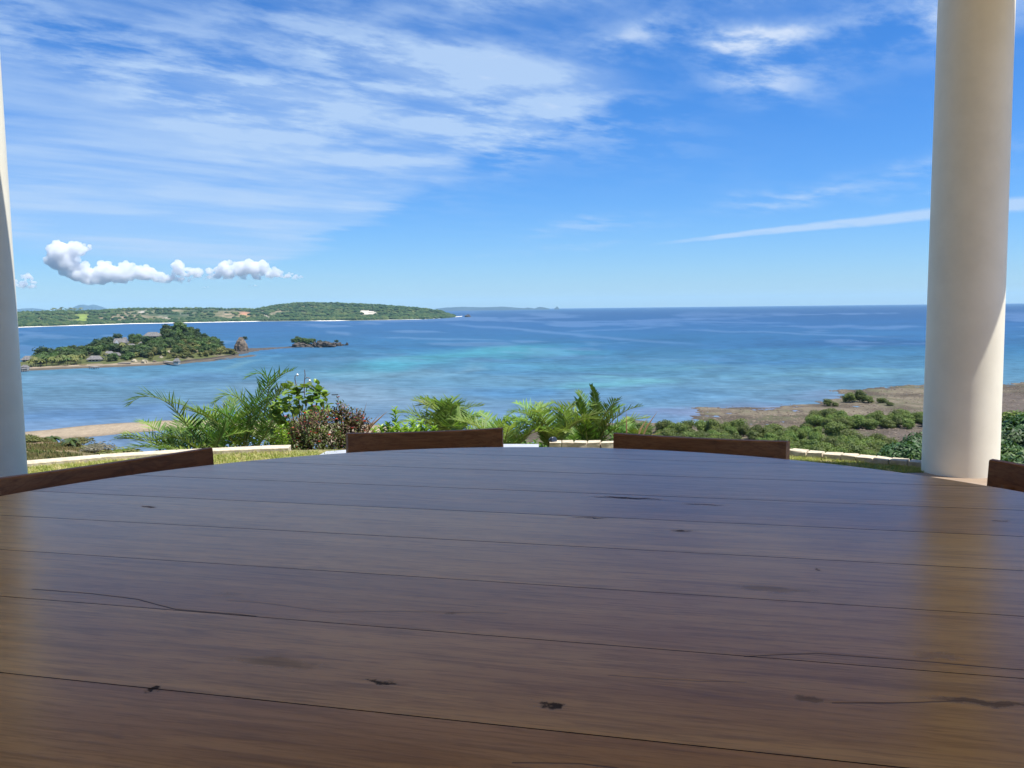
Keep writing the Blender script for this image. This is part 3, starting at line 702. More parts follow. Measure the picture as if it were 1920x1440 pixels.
def trunk_mesh(name, L, r0, mat, seed, base=-.3):
    rg = random.Random(seed); b = MB(); fork = Vector((0, 0, min(c_.z for c_, _ in L)*.45))
    b.tube([(0, 0, base), (rg.uniform(-.1, .1)*r0, 0, fork.z*.5), fork], [r0*1.3, r0, r0*.85], 7)
    for c_, lr in L[:6]:
        mid = fork.lerp(c_, .5)+Vector((0, 0, -.08*c_.z)); b.tube([fork, mid, c_], [r0*.6, r0*.4, r0*.2], 5)
    return b.mesh(name, mat)
def make_tree(name, mat, rad, hgt, nleaf, leaf, seed, r0, **k):
    root = bpy.data.objects.new(name, None); COL.objects.link(root)
    cm, L = crown_mesh('crown', mat, rad, hgt, nleaf, leaf, seed, **k)
    obj('crown', cm, root); obj('trunk', trunk_mesh('trunk', L, r0, M['bark'], seed), root); return root
def put(protos, used, p, s, label, cat, group, hz=None, sxy=None):
    o = protos[rnd.randrange(len(protos))]
    if o.name in used: c_ = copy_tree(o)
    else: c_ = o; used.add(o.name)
    c_.location = p; c_.rotation_euler = (0, 0, rnd.uniform(0, 6.28)); fx_ = rnd.uniform(.88, 1.2) if not (sxy or hz) else 1; c_.scale = (s*(sxy or 1)*fx_, s*(sxy or 1)/fx_*1.05, s*(hz or 1)*(2-fx_ if fx_ != 1 else 1))
    tag(c_, label, cat, group); return c_

used = set()
MAN = [make_tree('mangrove_tree', M['leaf_mangrove'], 3.2, 4.6, 3000, .21, 100+i, .14, lobes=13, squash=.75, low=.2, under=.9) for i in range(5)]
def man_row(n_, fX, fY, label, group, s0=.65, s1=1.2, mind=2.2):
    pts = []; tries = 0
    while len(pts) < n_ and tries < n_*40:
        tries += 1; X, Y = fX(), 0; Y = fY(X); p = at(X, Y, SEA+.3)
        if any((p-q).length < mind for q in pts): continue
        pts.append(p); zz = max(near_z(p.x, p.y), SEA-.1)
        lb = label(X, Y) if callable(label) else label; put(MAN, used, (p.x, p.y, zz-.1), rnd.uniform(s0, s1), lb, 'mangrove', lb.replace('mangrove tree', 'mangroves') if callable(label) else group)
U = rnd.uniform
man_row(112, lambda: U(1165, 1500), lambda X: U(np.interp(X, [1165, 1260, 1340, 1500], [806, 808, 812, 812]), 872), lambda X, Y: ('front row mangrove tree, ' if Y < 822 else 'deep thicket mangrove tree, ' if Y < 845 else 'low hidden mangrove tree, ')+('above the left third of the third chair' if X < 1270 else 'above the middle of the third chair' if X < 1380 else 'above the right end of the third chair'), None)
man_row(54, lambda: U(1520, 1745), lambda X: U(790, 806), lambda X, Y: 'mangrove tree in the upper band across the flats, '+('at its left end' if X < 1590 else 'in its middle' if X < 1670 else 'at its right end by the pillar'), None, .7, 1.05)
man_row(70, lambda: U(1508, 1680), lambda X: U(np.interp(X, [1508, 1560, 1600, 1680], [812, 822, 838, 850]), 880), lambda X, Y: ('back row' if Y < 850 else 'front row')+' mangrove tree in the lower band beyond the stone kerb, '+('nearest the third chair' if X < 1570 else 'halfway to the pillar' if X < 1630 else 'nearest the pillar'), None)
man_row(26, lambda: U(1888, 2060), lambda X: U(800, 850), 'green mangrove tree right of the pillar below the reef', 'mangroves right of the pillar')
def single(X, Y, s, label, sxy=1, hz=1):
    p = at(X, Y, SEA+.2); put(MAN, used, (p.x, p.y, max(near_z(p.x, p.y), SEA)-.1), s, label, 'mangrove', None, hz, sxy)
single(1592, 754.5, 1.15, 'spreading mangrove bush standing highest on the brown reef flat', 1.0, .9)
single(1612, 754, 1.25, 'tallest mangrove beside the spreading bush on the brown reef flat', .85, 1.05)
single(1628, 755, .9, 'right hand companion of the tallest mangrove on the reef flat', 1.0, .8)
single(1551, 761, .8, 'small lone mangrove on the water edge of the reef flat', 1.0, .9)
single(1566, 762, .55, 'little mangrove close right of the lone one at the water edge', 1.0, .8)
single(1655, 756, .8, 'low flat mangrove bush near the pillar on the reef flat', 1.3, .65)
single(1668, 761, .55, 'smallest low mangrove bush left of the pillar on the reef flat', 1.2, .7)
for k, X in enumerate((1530, 1545, 1556)): single(X, 790-k*2, .95, ('left', 'middle', 'right')[k]+' mangrove of the clump where the upper band begins')

# nearer dark trees on the slope
DK = [make_tree('broadleaf_tree', M['leaf_dark'], 3.4, 7.5, 5200, .24, 200+i, .2, lobes=13, squash=.8) for i in range(3)]
DK2 = [make_tree('broadleaf_tree', M['leaf_mangrove'], 3.0, 6.5, 4600, .22, 230+i, .2, lobes=12, squash=.8) for i in range(1)]
def dark(X, Ytop, yd, s, label, pr=DK):
    t = PD(X, Ytop, yd); h = (7.5 if pr is DK else 6.5)*s; put(pr, used, (t.x, t.y, t.z-h), s, label, 'tree', 'broadleaf trees on the slope')
dark(1668, 834, 58, .62, 'small dark broadleaf tree behind the kerb, left of the pillar')
dark(1694, 822, 66, .75, 'dark broadleaf tree with pale leaf tips close left of the pillar')
dark(1722, 812, 74, .8, 'dark tree half hidden by the left side of the pillar')
dark(1650, 842, 50, .45, 'lowest dark bush over the kerb stones left of the pillar')
dark(1905, 800, 44, .75, 'dark tree at the right frame edge beside the pillar foot')
dark(1935, 770, 52, 1.0, 'tall dark tree cut by the right frame edge')
dark(1898, 760, 75, .9, 'yellow green tree top showing highest right of the pillar', DK2)
dark(1890, 835, 36, .55, 'dark bush low between the pillar foot and the right chair')
dark(1930, 842, 34, .6, 'dark bush above the right chair back at the frame edge')
dark(1918, 752, 150, 1.3, 'far dark tree on the shore at the right frame edge')

# shrubs on the brown spur at the left
SHB = [make_tree('shrub', M['leaf_olive'], 1.4, 1.6, 900, .12, 260+i, .05, lobes=8, low=.25, under=.8) for i in range(2)]
SHG = [make_tree('shrub', M['leaf_grey'], 1.3, 1.9, 420, .10, 270, .05, lobes=7, core=False, low=.3)]
def shrub(X, Y, yd, s, label, pr=SHB, sxy=1.0):
    t = PD(X, Y, yd); zg = near_z(t.x, t.y); h = (1.6 if pr is SHB else 1.9)
    k = min(max((t.z-zg)/h, s*.38), s*1.0); put(pr, used, (t.x, t.y, zg-.05), k, label, 'shrub', 'shrubs on the brown spur', None, s/k*sxy)
shrub(50, 815, 74, 1.1, 'yellow green shrub at the foot of the left pillar on the spur')
shrub(75, 821, 76, .9, 'low olive shrub between the left pillar and the small palm')
shrub(140, 830, 70, 1.3, 'wide olive shrub right of the small palm on the spur')
shrub(165, 836, 68, .9, 'low olive shrub at the right end of the spur')
shrub(192, 825, 66, 1.4, 'grey half bare bush at the right foot of the spur', SHG)
shrub(176, 836, 64, 1.1, 'smaller grey bare bush in front of the spur end', SHG)
shrub(222, 838, 60, 1.2, 'green shrub behind the low palm leaves at the kerb')
shrub(285, 815, 70, 1.5, 'green shrub showing behind the tall left palm fronds')

vb = []; fb = []; cnt = 0
for k in range(16000):
    X = nr.uniform(-20, 300); y_ = nr.uniform(24, 76); x_ = (X-960)/F*y_; g_ = vnoise(np.array([x_]), np.array([y_]), 6, 91, 3)[0]
    if g_ < nr.uniform(.35, .62): continue
    z_ = 0; vb.append((x_, y_)); 
vb = np.array(vb); zt_ = near_height(vb[:, 0], vb[:, 1])[0]; tv_ = []
for (x_, y_), z_ in zip(vb, zt_):
    a = nr.uniform(0, 3.14); h_ = nr.uniform(.08, .3); q = nr.uniform(.05, .14); l_ = nr.uniform(-.1, .1); ux, uy = math.cos(a)*q, math.sin(a)*q
    tv_ += [(x_-ux, y_-uy, z_-.03), (x_+ux, y_+uy, z_-.03), (x_+l_, y_+l_*.5, z_+h_)]; fb.append((cnt, cnt+1, cnt+2)); cnt += 3
tag(obj('hillside_grass', mesh('hillside_grass', tv_, fb, leafmat('dry_tuft', (.17, .17, .05), (.30, .24, .10), (.13, .17, .04), .2, .8, .2))), 'rough dry grass tufts on the brown hillside at the left', 'grass', kind='stuff')

# ------------------------------------------------------------------ the island's trees and houses
IT = []
def one_mesh_tree(name, mat, rad, hgt, nl, lf, seed, **k):
    V, Fc, L = crown_data(rad, hgt, nl, lf, seed, **k); nf = len(Fc); b = MB(); b.add(V, Fc, 0); b.tube([(0, 0, -1), (0, 0, hgt*.6)], [rad*.07, rad*.04], 5, 1)
    o = bpy.data.objects.new(name, b.mesh(name, [mat, M['bark']])); COL.objects.link(o); return o
TG = [one_mesh_tree('island_tree', M['leaf_island'], 5.1, 7.8, 520, .75, 300+i, lobes=8, low=.3, under=.8) for i in range(4)]
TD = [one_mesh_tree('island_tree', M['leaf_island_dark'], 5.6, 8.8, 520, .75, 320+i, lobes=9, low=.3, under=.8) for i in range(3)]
TO = [one_mesh_tree('island_bush', M['leaf_olive'], 3.4, 4.6, 300, .6, 340+i, lobes=7, low=.3, under=.8) for i in range(3)]
def palm_mesh(name, hgt, fr, nf, seed, mat):
    rg = random.Random(seed); b = MB(); lean = rg.uniform(-.8, .8)
    b.tube([(0, 0, -.5), (lean*.4, 0, hgt*.5), (lean, 0, hgt)], [.22, .16, .13], 5, 1)
    for i in range(nf):
        a = 6.283*i/nf+rg.uniform(-.2, .2); el = rg.uniform(-.1, .9); pts = []
        for k in range(6):
            t = k/5; q = fr*t; pts.append(Vector((lean+math.cos(a)*q*math.cos(el*(1-t)), math.sin(a)*q*math.cos(el*(1-t)), hgt+fr*(math.sin(el)*t-.75*t*t))))
        V = []; sd = Vector((-math.sin(a), math.cos(a), 0))
        for k, p in enumerate(pts):
            wd = fr*.16*math.sin(math.pi*(.12+.8*k/5)); V += [tuple(p-sd*wd-Vector((0, 0, wd*.7))), tuple(p), tuple(p+sd*wd-Vector((0, 0, wd*.7)))]
        Fc = []
        for k in range(5): Fc += [(3*k, 3*k+1, 3*k+4, 3*k+3), (3*k+1, 3*k+2, 3*k+5, 3*k+4)]
        b.add(V, Fc, 0)
    return b.mesh(name, [mat, M['bark']])
TP = [obj('coconut_palm', palm_mesh('coconut_palm', 5.5+i, 3.4, 13, 350+i, M['leaf_olive'] if i != 1 else M['leaf_island'])) for i in range(3)]
houses = []   # keep trees off the roofs
def isl_tree(X, Y, protos, s, label, group, cat='tree', top=False, hz=None):
    p = land_hit(X, Y, iinfo); put(protos, used, (p.x, p.y, p.z-.3), s, label, cat, group, hz); return p
def hut(X, Y, wpx, hpx, label, rz=0.0, deep=.7, open_=True, gable=False, white=False, name='thatched_house', cat='house', group='thatched houses on the island', roofmat=None, pos=None, stilt=0.0, prog=.58):
    """Y is the picture height of the wall foot; wpx, hpx its size in the photograph"""
    p = pos or land_hit(X, Y, iinfo); s = p.y/F; w_ = wpx*s*.90; h = hpx*s; d_ = w_*deep
    root = bpy.data.objects.new(name, None); COL.objects.link(root); root.location = (p.x, p.y+d_*.2, p.z+stilt+.2); root.rotation_euler = (0, 0, rz)
    tag(root, label, cat, group)
    wh = h*(1-prog); b = MB(); b.box((0, 0, wh/2-.6), (w_*.80, d_*.80, wh+1.2)); obj('wall', b.mesh('wall', M['wall']), root)
    b = MB(); xw, yw_ = w_/2, d_/2; rl = 0.30 if not gable else .48; e0_ = wh*.80
    V = [(-xw, -yw_, e0_), (xw, -yw_, e0_), (xw, yw_, e0_), (-xw, yw_, e0_), (-xw*rl*2*.9, 0, h), (xw*rl*2*.9, 0, h), (-xw, -yw_, e0_-.35), (xw, -yw_, e0_-.35), (xw, yw_, e0_-.35), (-xw, yw_, e0_-.35)]
    b.add(V, [(0, 1, 5, 4), (1, 2, 5), (2, 3, 4, 5), (3, 0, 4), (6, 7, 1, 0), (7, 8, 2, 1), (8, 9, 3, 2), (9, 6, 0, 3), (9, 8, 7, 6)])
    rf = obj('roof', b.mesh('roof', roofmat or M['thatch']), root)
    if gable:
        b = MB(); gx = -w_*.18; b.add([(gx-w_*.14, -yw_-.4, 0), (gx+w_*.14, -yw_-.4, 0), (gx+w_*.14, -yw_-.4, wh*.9), (gx, -yw_-.4, h*.80), (gx-w_*.14, -yw_-.4, wh*.9), (gx, -yw_*.1, h*.80)], [(0, 1, 2, 3, 4)])
        b.box((gx, -yw_*.6, wh*.4), (w_*.27, yw_*.8, wh*.9)); obj('gable_wall', b.mesh('gable_wall', simple('white_gable', (.7, .7, .7), (.8, .8, .8), 2, .7)), root)
    if open_:
        for k in range(3):
            b = MB(); b.box((w_*(-.24+.24*k), -d_*.40-.05, wh*.38), (w_*.17, .16, wh*.62)); obj('veranda_shade', b.mesh('veranda_shade', M['dark']), root)  # dark panels painted in for the shade of the open veranda
    for sx_ in (-1, 1):
        b = MB(); b.box((sx_*w_*.44, -d_*.44, (e0_-1-stilt)/2), (.25, .25, e0_+1+stilt)); obj('post', b.mesh('post', M['timber']), root)
    houses.append((X, Y-hpx*.5, wpx, hpx)); return root
hut(225, 647, 27, 12, 'grey thatched house with a white gable above the beach lawn', .12, .7, True, True)
hut(285, 634.5, 34, 11.5, 'largest grey hip roofed house high on the island slope', -.05, .7)
hut(177, 677.5, 30, 10, 'grey thatched beach house left of the low double roof', .05, .7)
hut(204, 667, 19, 8, 'pale left roof of the low double roofed beach house', .2, .8)
hut(217, 669.5, 19, 8, 'right roof of the low double roofed beach house', -.1, .8)
hut(265, 647.5, 11, 6, 'small square pavilion right of the white gabled house', 0, 1.0)
hut(233, 632.5, 11, 7, 'small roof peeping out between trees left of the crest terrace', .3, .8)
hut(258, 628, 17, 6, 'pale flat terrace house on the island crest', 0, .7, roofmat=M['rock_pale'])
hut(384, 629.5, 16, 6, 'small hut on the right shoulder of the island', -.2, .7)
hut(52, 676, 26, 11, 'broad dark thatched roof behind palms at the island left end', .1, .7)
hut(246, 648.5, 14, 3.5, 'long low grey roof joined right of the white gabled house', 0, .5)
def jetty(label, X0, Y0, X1, Y1, zt, npost, group='jetties', hutpx=None, wide=3.0):
    a = at(X0, Y0, SEA+zt); b_ = at(X1, Y1, SEA+zt); root = bpy.data.objects.new('jetty', None); COL.objects.link(root); root.location = a; tag(root, label, 'jetty', group)
    d = b_-a; L = d.length; ang_ = math.atan2(d.y, d.x); m_ = MB(); m_.box((d.x/2, d.y/2, 0), (L, wide, .3), ang_); obj('deck', m_.mesh('deck', M['timber']), root)
    nx = Vector((-math.sin(ang_), math.cos(ang_), 0))
    for k in range(npost):
        for s_ in (-1, 1):
            c_ = d*((k+.3)/npost)+nx*s_*wide*.42; m_ = MB(); m_.box((c_.x, c_.y, -zt/2-.6), (.28, .28, zt+.9)); obj('post', m_.mesh('post', M['timber']), root)
    return a, b_
a, b_ = jetty('wooden jetty leading to the small roofed boathouse', 309, 677, 334, 680, 2.6, 6, wide=3.5)
hut(331, 681, 12, 8, 'little roofed boathouse at the end of the wooden jetty', -.1, .9, pos=Vector((at(331, 680, SEA+2.6).x, at(331, 680, SEA+2.6).y, SEA+2.4)), name='boathouse', cat='boathouse', group='small roofs on the jetties', open_=True)
jetty('low wooden deck on posts at the beach right of the double roof', 222, 681, 245, 680.5, 1.9, 5, wide=6)
jetty('short dark jetty below the thatched beach house', 171, 687, 182, 687.5, 1.9, 3, wide=5)
jetty('stilted jetty at the far left end of the island beach', 38, 691, 54, 690, 2.6, 4, wide=5)
hut(46, 690, 14, 6, 'weathered shelter roof on the far left jetty', 0, .7, pos=Vector((at(46, 690, SEA+2.6).x, at(46, 690, SEA+2.6).y, SEA+2.4)), name='jetty_shelter', cat='shelter', group='small roofs on the jetties')
def boulder(X, Y, wpx, hpx, label, mat='rock_pale', sd=1):
    p = land_hit(X, Y, iinfo); s = p.y/F; o = obj('boulder', rock_mesh('boulder', wpx*s, wpx*s*.8, hpx*s*.8, sd, M[mat], 3, .3), None, (p.x, p.y, p.z-.3)); tag(o, label, 'boulder', 'boulders on the island shore'); houses.append((X, Y-hpx*.5, wpx*.8, hpx))
boulder(319, 663, 13, 8, 'pale square boulder among bushes above the jetty', sd=3)
boulder(271, 681, 13, 9, 'large cream boulder on the shore left of the jetty', sd=5)
boulder(252, 678, 12, 6, 'cream rock face right of the wooden deck', sd=7)
boulder(290, 679, 9, 5, 'brown boulder midway between the cream rock and the jetty', 'rock_brown', 9)
boulder(302, 671, 8, 5, 'small tan boulder above the jetty root', 'rock_pale', 11)
# yellow-white skiff drawn on the sand
def boat_mesh(name, L, W_, H_, mat):
    V = []; nn = 9
    for i in range(nn):
        t = i/(nn-1)*2-1; wd = W_/2*(1-abs(t)**2.5); zk = H_*.35*t*t
        V += [(t*L/2, -wd, H_+zk*.5), (t*L/2, -wd*.6, zk), (t*L/2, wd*.6, zk), (t*L/2, wd, H_+zk*.5), (t*L/2, wd*.8, H_*.8), (t*L/2, wd*.4, H_*.35+zk), (t*L/2, -wd*.4, H_*.35+zk), (t*L/2, -wd*.8, H_*.8)]
    Fc = [(i*8+k, i*8+(k+1) % 8, (i+1)*8+(k+1) % 8, (i+1)*8+k) for i in range(nn-1) for k in range(8)]
    return mesh(name, V, Fc, mat)
p = land_hit(156, 685, iinfo); tag(obj('skiff', boat_mesh('skiff', 7, 2, .8, simple('boat_yellow', (.5, .42, .2), (.6, .5, .25), 2, .5)), None, (p.x, p.y, p.z+.1), .1), 'pale yellow skiff drawn up on the sand below the beach house', 'boat')
p = at(628, 741, SEA); tag(obj('canoe', boat_mesh('canoe', 3.4, .8, .5, M['rock']), None, (p.x, p.y, SEA-.1), .2), 'tiny dark canoe alone on the shallow lagoon', 'canoe')

def ok(X, Y, m_=0):
    return all(not (abs(X-hx) < hw*.55+m_+3 and -hh*.55-m_ < Y-hy < hh*.5+7+m_) for hx, hy, hw, hh in houses)
def spread(n_, gen, protos, s0, s1, label, group, cat='tree', mind=4.5, hz=None):
    got = []; tr_ = 0
    while len(got) < n_ and tr_ < n_*25:
        tr_ += 1; X, Y = gen()
        if not ok(X, Y): continue
        p = land_hit(X, Y, iinfo)
        if any((p-q).length < mind*.85 for q in got): continue
        got.append(p); lb = label(X, Y) if callable(label) else label; put(protos, used, (p.x, p.y, p.z-.3), U(s0, s1), lb, cat, lb.replace(' tree ', ' trees ') if callable(label) else group, hz)
sky_i = lambda X: float(np.interp(X, iX, iYs)); wat_i = lambda X: float(np.interp(X, iX, iYw))
def between(X0, X1, f0, f1):
    def g():
        X = U(X0, X1); a, b = sky_i(X)+7, wat_i(X)-6; t = U(f0, f1); return X, a+(b-a)*t
    return g
# footing of each tree by picture position, on the real ground of the island
spread(60, between(60, 205, .1, .75), TG, .75, 1.15, lambda X, Y: 'green broadleaf tree '+('at the back' if Y < 664 else 'at the front')+' of the low left wood, '+('near the left pillar' if X < 110 else 'in the middle' if X < 160 else 'near the beach house'), 'trees in the left wood')
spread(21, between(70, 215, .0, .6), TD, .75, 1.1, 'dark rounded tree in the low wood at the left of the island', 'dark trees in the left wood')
spread(26, between(40, 200, .80, 1.0), TP, .8, 1.15, 'coconut palm in the grove behind the island beach', 'palms behind the island beach', 'palm', 3.2)
spread(7, between(185, 240, .45, .7), TP, .8, 1.1, 'coconut palm around the gabled house lawn', 'palms around the gabled house', 'palm', 4)
spread(53, between(205, 300, .05, .9), TG, .6, .95, 'green tree among the grey roofs of the island', 'trees among the roofs')
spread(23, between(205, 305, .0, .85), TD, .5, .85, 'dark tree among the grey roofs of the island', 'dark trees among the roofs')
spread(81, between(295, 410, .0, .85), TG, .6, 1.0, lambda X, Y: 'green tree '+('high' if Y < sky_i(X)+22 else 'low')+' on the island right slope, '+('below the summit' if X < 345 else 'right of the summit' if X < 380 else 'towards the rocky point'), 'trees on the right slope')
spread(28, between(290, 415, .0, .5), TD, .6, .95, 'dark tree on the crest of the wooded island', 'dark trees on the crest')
spread(130, between(325, 440, .35, .95), TO, .7, 1.2, 'olive bush above the dark rocks of the island point', 'bushes on the island point', 'bush', 3)
spread(27, between(240, 330, .6, .95), TO, .8, 1.3, 'olive bush on the bank behind the jetty', 'bushes behind the jetty', 'bush', 3)
for X, Y, pr, s, lab in ((84, 668, TD, 1.35, 'big dark round tree standing clear at the island left'), (100, 667, TG, 1.1, 'green tree leaning right of the big dark round tree'), (127, 660, TG, 1.25, 'flat topped pale tree rising over the left wood'),
                         (185, 655, TD, 1.35, 'tallest dark tree left of the gabled house'), (197, 650, TD, 1.2, 'dark tree close to the left wall of the gabled house'), (222, 637, TD, 1.0, 'round dark tree on the skyline above the gabled house'),
                         (337, 624, TG, 1.35, 'bright green tree on the very top of the island'), (275, 647, TD, 1.0, 'dark spreading tree just below the largest hip roof'), (313, 634, TG, 1.2, 'bright rounded tree right of the largest hip roof'),
                         (413, 648, TD, .85, 'dark pointed tree near the right end of the island'), (66, 672, TO, 1.6, 'thin grey green tree at the far left of the island')):
    isl_tree(X, Y, pr, s, lab, None)
# islets right of the island
o1, p1, s1 = stack('green wooded islet standing right of the rock stack', 566, 651.2, 50, 9, 21, M['rock'], 'wooded_islet', 'islet', rough=.3, deep=.7)
def islet_tree(X, Y, dz_, s, label, pr, cat='tree', group='trees on the wooded islet'):
    p = at(X, Y, SEA); put(pr, used, (p.x, p.y+6, SEA+dz_), s, label, cat, group)
for k in range(9): islet_tree(549+k*4.4, 651, 2.5+2.6*math.sin(min(1, (k+1)/6)*3.0), .95, 'bushy green tree covering the wooded islet', TG)
islet_tree(556, 650, 6.5, .8, 'tallest tree on top of the wooded islet', TG)
stack('long jagged dark rock right of the wooded islet', 604, 651.5, 36, 8.5, 23, M['rock'], rough=.6, deep=.6)
stack('low dark boulder reef between the two jagged rocks', 592, 651.5, 16, 9, 24, M['rock'], rough=.6)
stack('flat topped dark rock near the end of the chain', 627, 649, 25, 7, 25, M['rock'], rough=.5, deep=.6)
stack('smallest dark rock at the seaward tip of the chain', 651, 647.5, 5, 5, 27, M['rock'], rough=.5)
stack('low dark rock just before the seaward tip', 642, 647.8, 12, 2.5, 28, M['rock'], rough=.5)
for X, d_, s_, lab in ((598, 3.5, .6, 'dark bush on the long jagged rock'), (608, 3.0, .55, 'second dark bush on the long jagged rock'), (629, 3.0, .5, 'dark bush on the flat topped rock')): islet_tree(X, 650.5 if X < 620 else 648.5, d_, s_, lab, TD, 'bush', None)
islet_tree(457, 657, 11.5, .62, 'wind bent dark tree on top of the brown rock stack', TD, group=None); islet_tree(441, 660, 1, .8, 'low green bush at the left foot of the rock stack', TO, 'bush', None)
stack('tiny dark rock islet off the tip of the peninsula', 877, 594.5, 11, 5, 31, M['rock'], sub=3)

# canopy on the peninsula: one far-off mass of tree crowns
V = []; Fc = []; sh_ = []
import bmesh as _bm
_b = _bm.new(); _bm.ops.create_icosphere(_b, subdivisions=1, radius=1); ico = np.array([v.co[:] for v in _b.verts]); icf = np.array([[v.index for v in f_.verts] for f_ in _b.faces]); _b.free()
xsP, FyP, WP = pinfo['xs'], pinfo['Fy'], pinfo['W']; vb = []; fb = []; cb = []; cnt = 0
for k in range(9000):
    X = nr.uniform(-60, 852); i = (X-xsP[0])/(xsP[-1]-xsP[0])*(len(xsP)-1); i0 = int(i); t = nr.uniform(.04, 1.05)**1.0
    if k % 5 == 0: t = nr.uniform(.05, .12)
    if k % 6 == 1: t = nr.uniform(.93, 1.03)
    y0 = FyP[i0]; W0 = WP[i0]; yy_ = y0+W0*t; xx_ = (X-960)/F/1.0037*yy_
    nz = vnoise(np.array([xx_]), np.array([yy_]), 260, 77, 3)[0]
    g_ = vnoise(np.array([xx_]), np.array([yy_]), 130, 61, 5, .6)[0]
    jit_ = 1.5*g_+.35*nr.rand(); bare = any(((X-cx)/rx)**2+((t-t0)/rt)**2 < jit_ for cx, rx, t0, rt in ((155, 12, .45, .2), (270, 11, .6, .1), (295, 8, .85, .09), (310, 8, .33, .08), (330, 11, .75, .1), (430, 14, .4, .13), (460, 8, .5, .17), (530, 22, .45, .1), (505, 9, .28, .08), (690, 18, .42, .12), (722, 8, .62, .07), (730, 4, .12, .12)))
    dens_ = np.interp(X, [0, 230, 400, 500, 560, 800], [.8, .32, .32, .6, .9, .8])
    if bare or (nr.rand() > dens_ and t > .13) or (nz < .42 and 230 < X < 500 and t > .13): continue
    z0 = pinfo['height'](xx_, yy_)
    if z0 is None: continue
    s_ = nr.uniform(7, 16)*(1.0 if t < .97 else .8); v_ = ico*np.array([s_, s_, s_*.62])*(1+nr.uniform(-.22, .22, (len(ico), 1)))+np.array([xx_, yy_, z0+s_*.18])
    vb.append(v_); fb.append(icf+cnt); cnt += len(ico); cb.append(np.full(len(ico), nr.rand()*.6+.4*nz))
mt, n, out = newmat('far_canopy'); at_ = n.n('ShaderNodeAttribute', attribute_name='shade'); a_n = n.noise(geo_pos(n), .08, 5, .7)
c = n.ramp(at_.outputs['Fac'], [(0, (.014, .034, .016)), (.5, (.038, .070, .024)), (1, (.095, .115, .038))]); c = n.mix(1.0, c, n.mix(a_n, (.45,)*3, (1.55,)*3), 'MULTIPLY')
principled(n, out, c, .9, .1, a_n, .8, 3.0)
tag(obj('forest_canopy', mesh('forest_canopy', np.vstack(vb), np.vstack(fb), mt, {'shade': np.concatenate(cb)}, False)), 'far-off green woodland covering the peninsula hills', 'woodland', kind='stuff')
# lone palms standing on the peninsula's left skyline
for k in range(14):
    X = 98+k*4.3+U(-1.5, 1.5); i0 = int((X-xsP[0])/(xsP[-1]-xsP[0])*(len(xsP)-1)); yy_ = FyP[i0]+WP[i0]*.97; xx_ = (X-960)/F/1.0037*yy_
    put(TP, used, (xx_, yy_, pinfo['height'](xx_, yy_)), U(2.4, 3.6), 'tiny tall palm on the left skyline of the peninsula', 'palm', 'palms on the far skyline')

# loose stones over the flats
vb = []; fb = []; cnt = 0; _b = _bm.new(); _bm.ops.create_icosphere(_b, subdivisions=1, radius=1); _b.free()
oc = np.array([(1, 0, 0), (0, 1, 0), (-1, 0, 0), (0, -1, 0), (0, 0, 1), (0, 0, -1)], float); of = np.array([(0, 1, 4), (1, 2, 4), (2, 3, 4), (3, 0, 4), (1, 0, 5), (2, 1, 5), (3, 2, 5), (0, 3, 5)])
gX = nr.uniform(1200, 2000, 9000); gY = nr.uniform(715, 850, 9000); P_ = [at(a, b, SEA) for a, b in zip(gX, gY)]
xx = np.array([q.x for q in P_]); yy = np.array([q.y for q in P_]); zz, dff, _, mm = near_height(xx, yy)
cl = vnoise(xx, yy, 22, 88, 4)
for i in range(len(xx)):
    if dff[i] < -14 or (zz[i] < SEA-.22) or cl[i] < .44 or yy[i] < 150: continue
    s_ = nr.uniform(.12, .5)*(1.6 if nr.rand() < .05 else 1); vb.append(oc*np.array([s_*1.3, s_, s_*.6])*(1+nr.uniform(-.3, .3, (6, 1)))+np.array([xx[i], yy[i], zz[i]+.02])); fb.append(of+cnt); cnt += 6
tag(obj('reef_stones', mesh('reef_stones', np.vstack(vb), np.vstack(fb), M['rock_brown'])), 'loose brown stones strewn over the exposed reef flat', 'stones', kind='stuff')

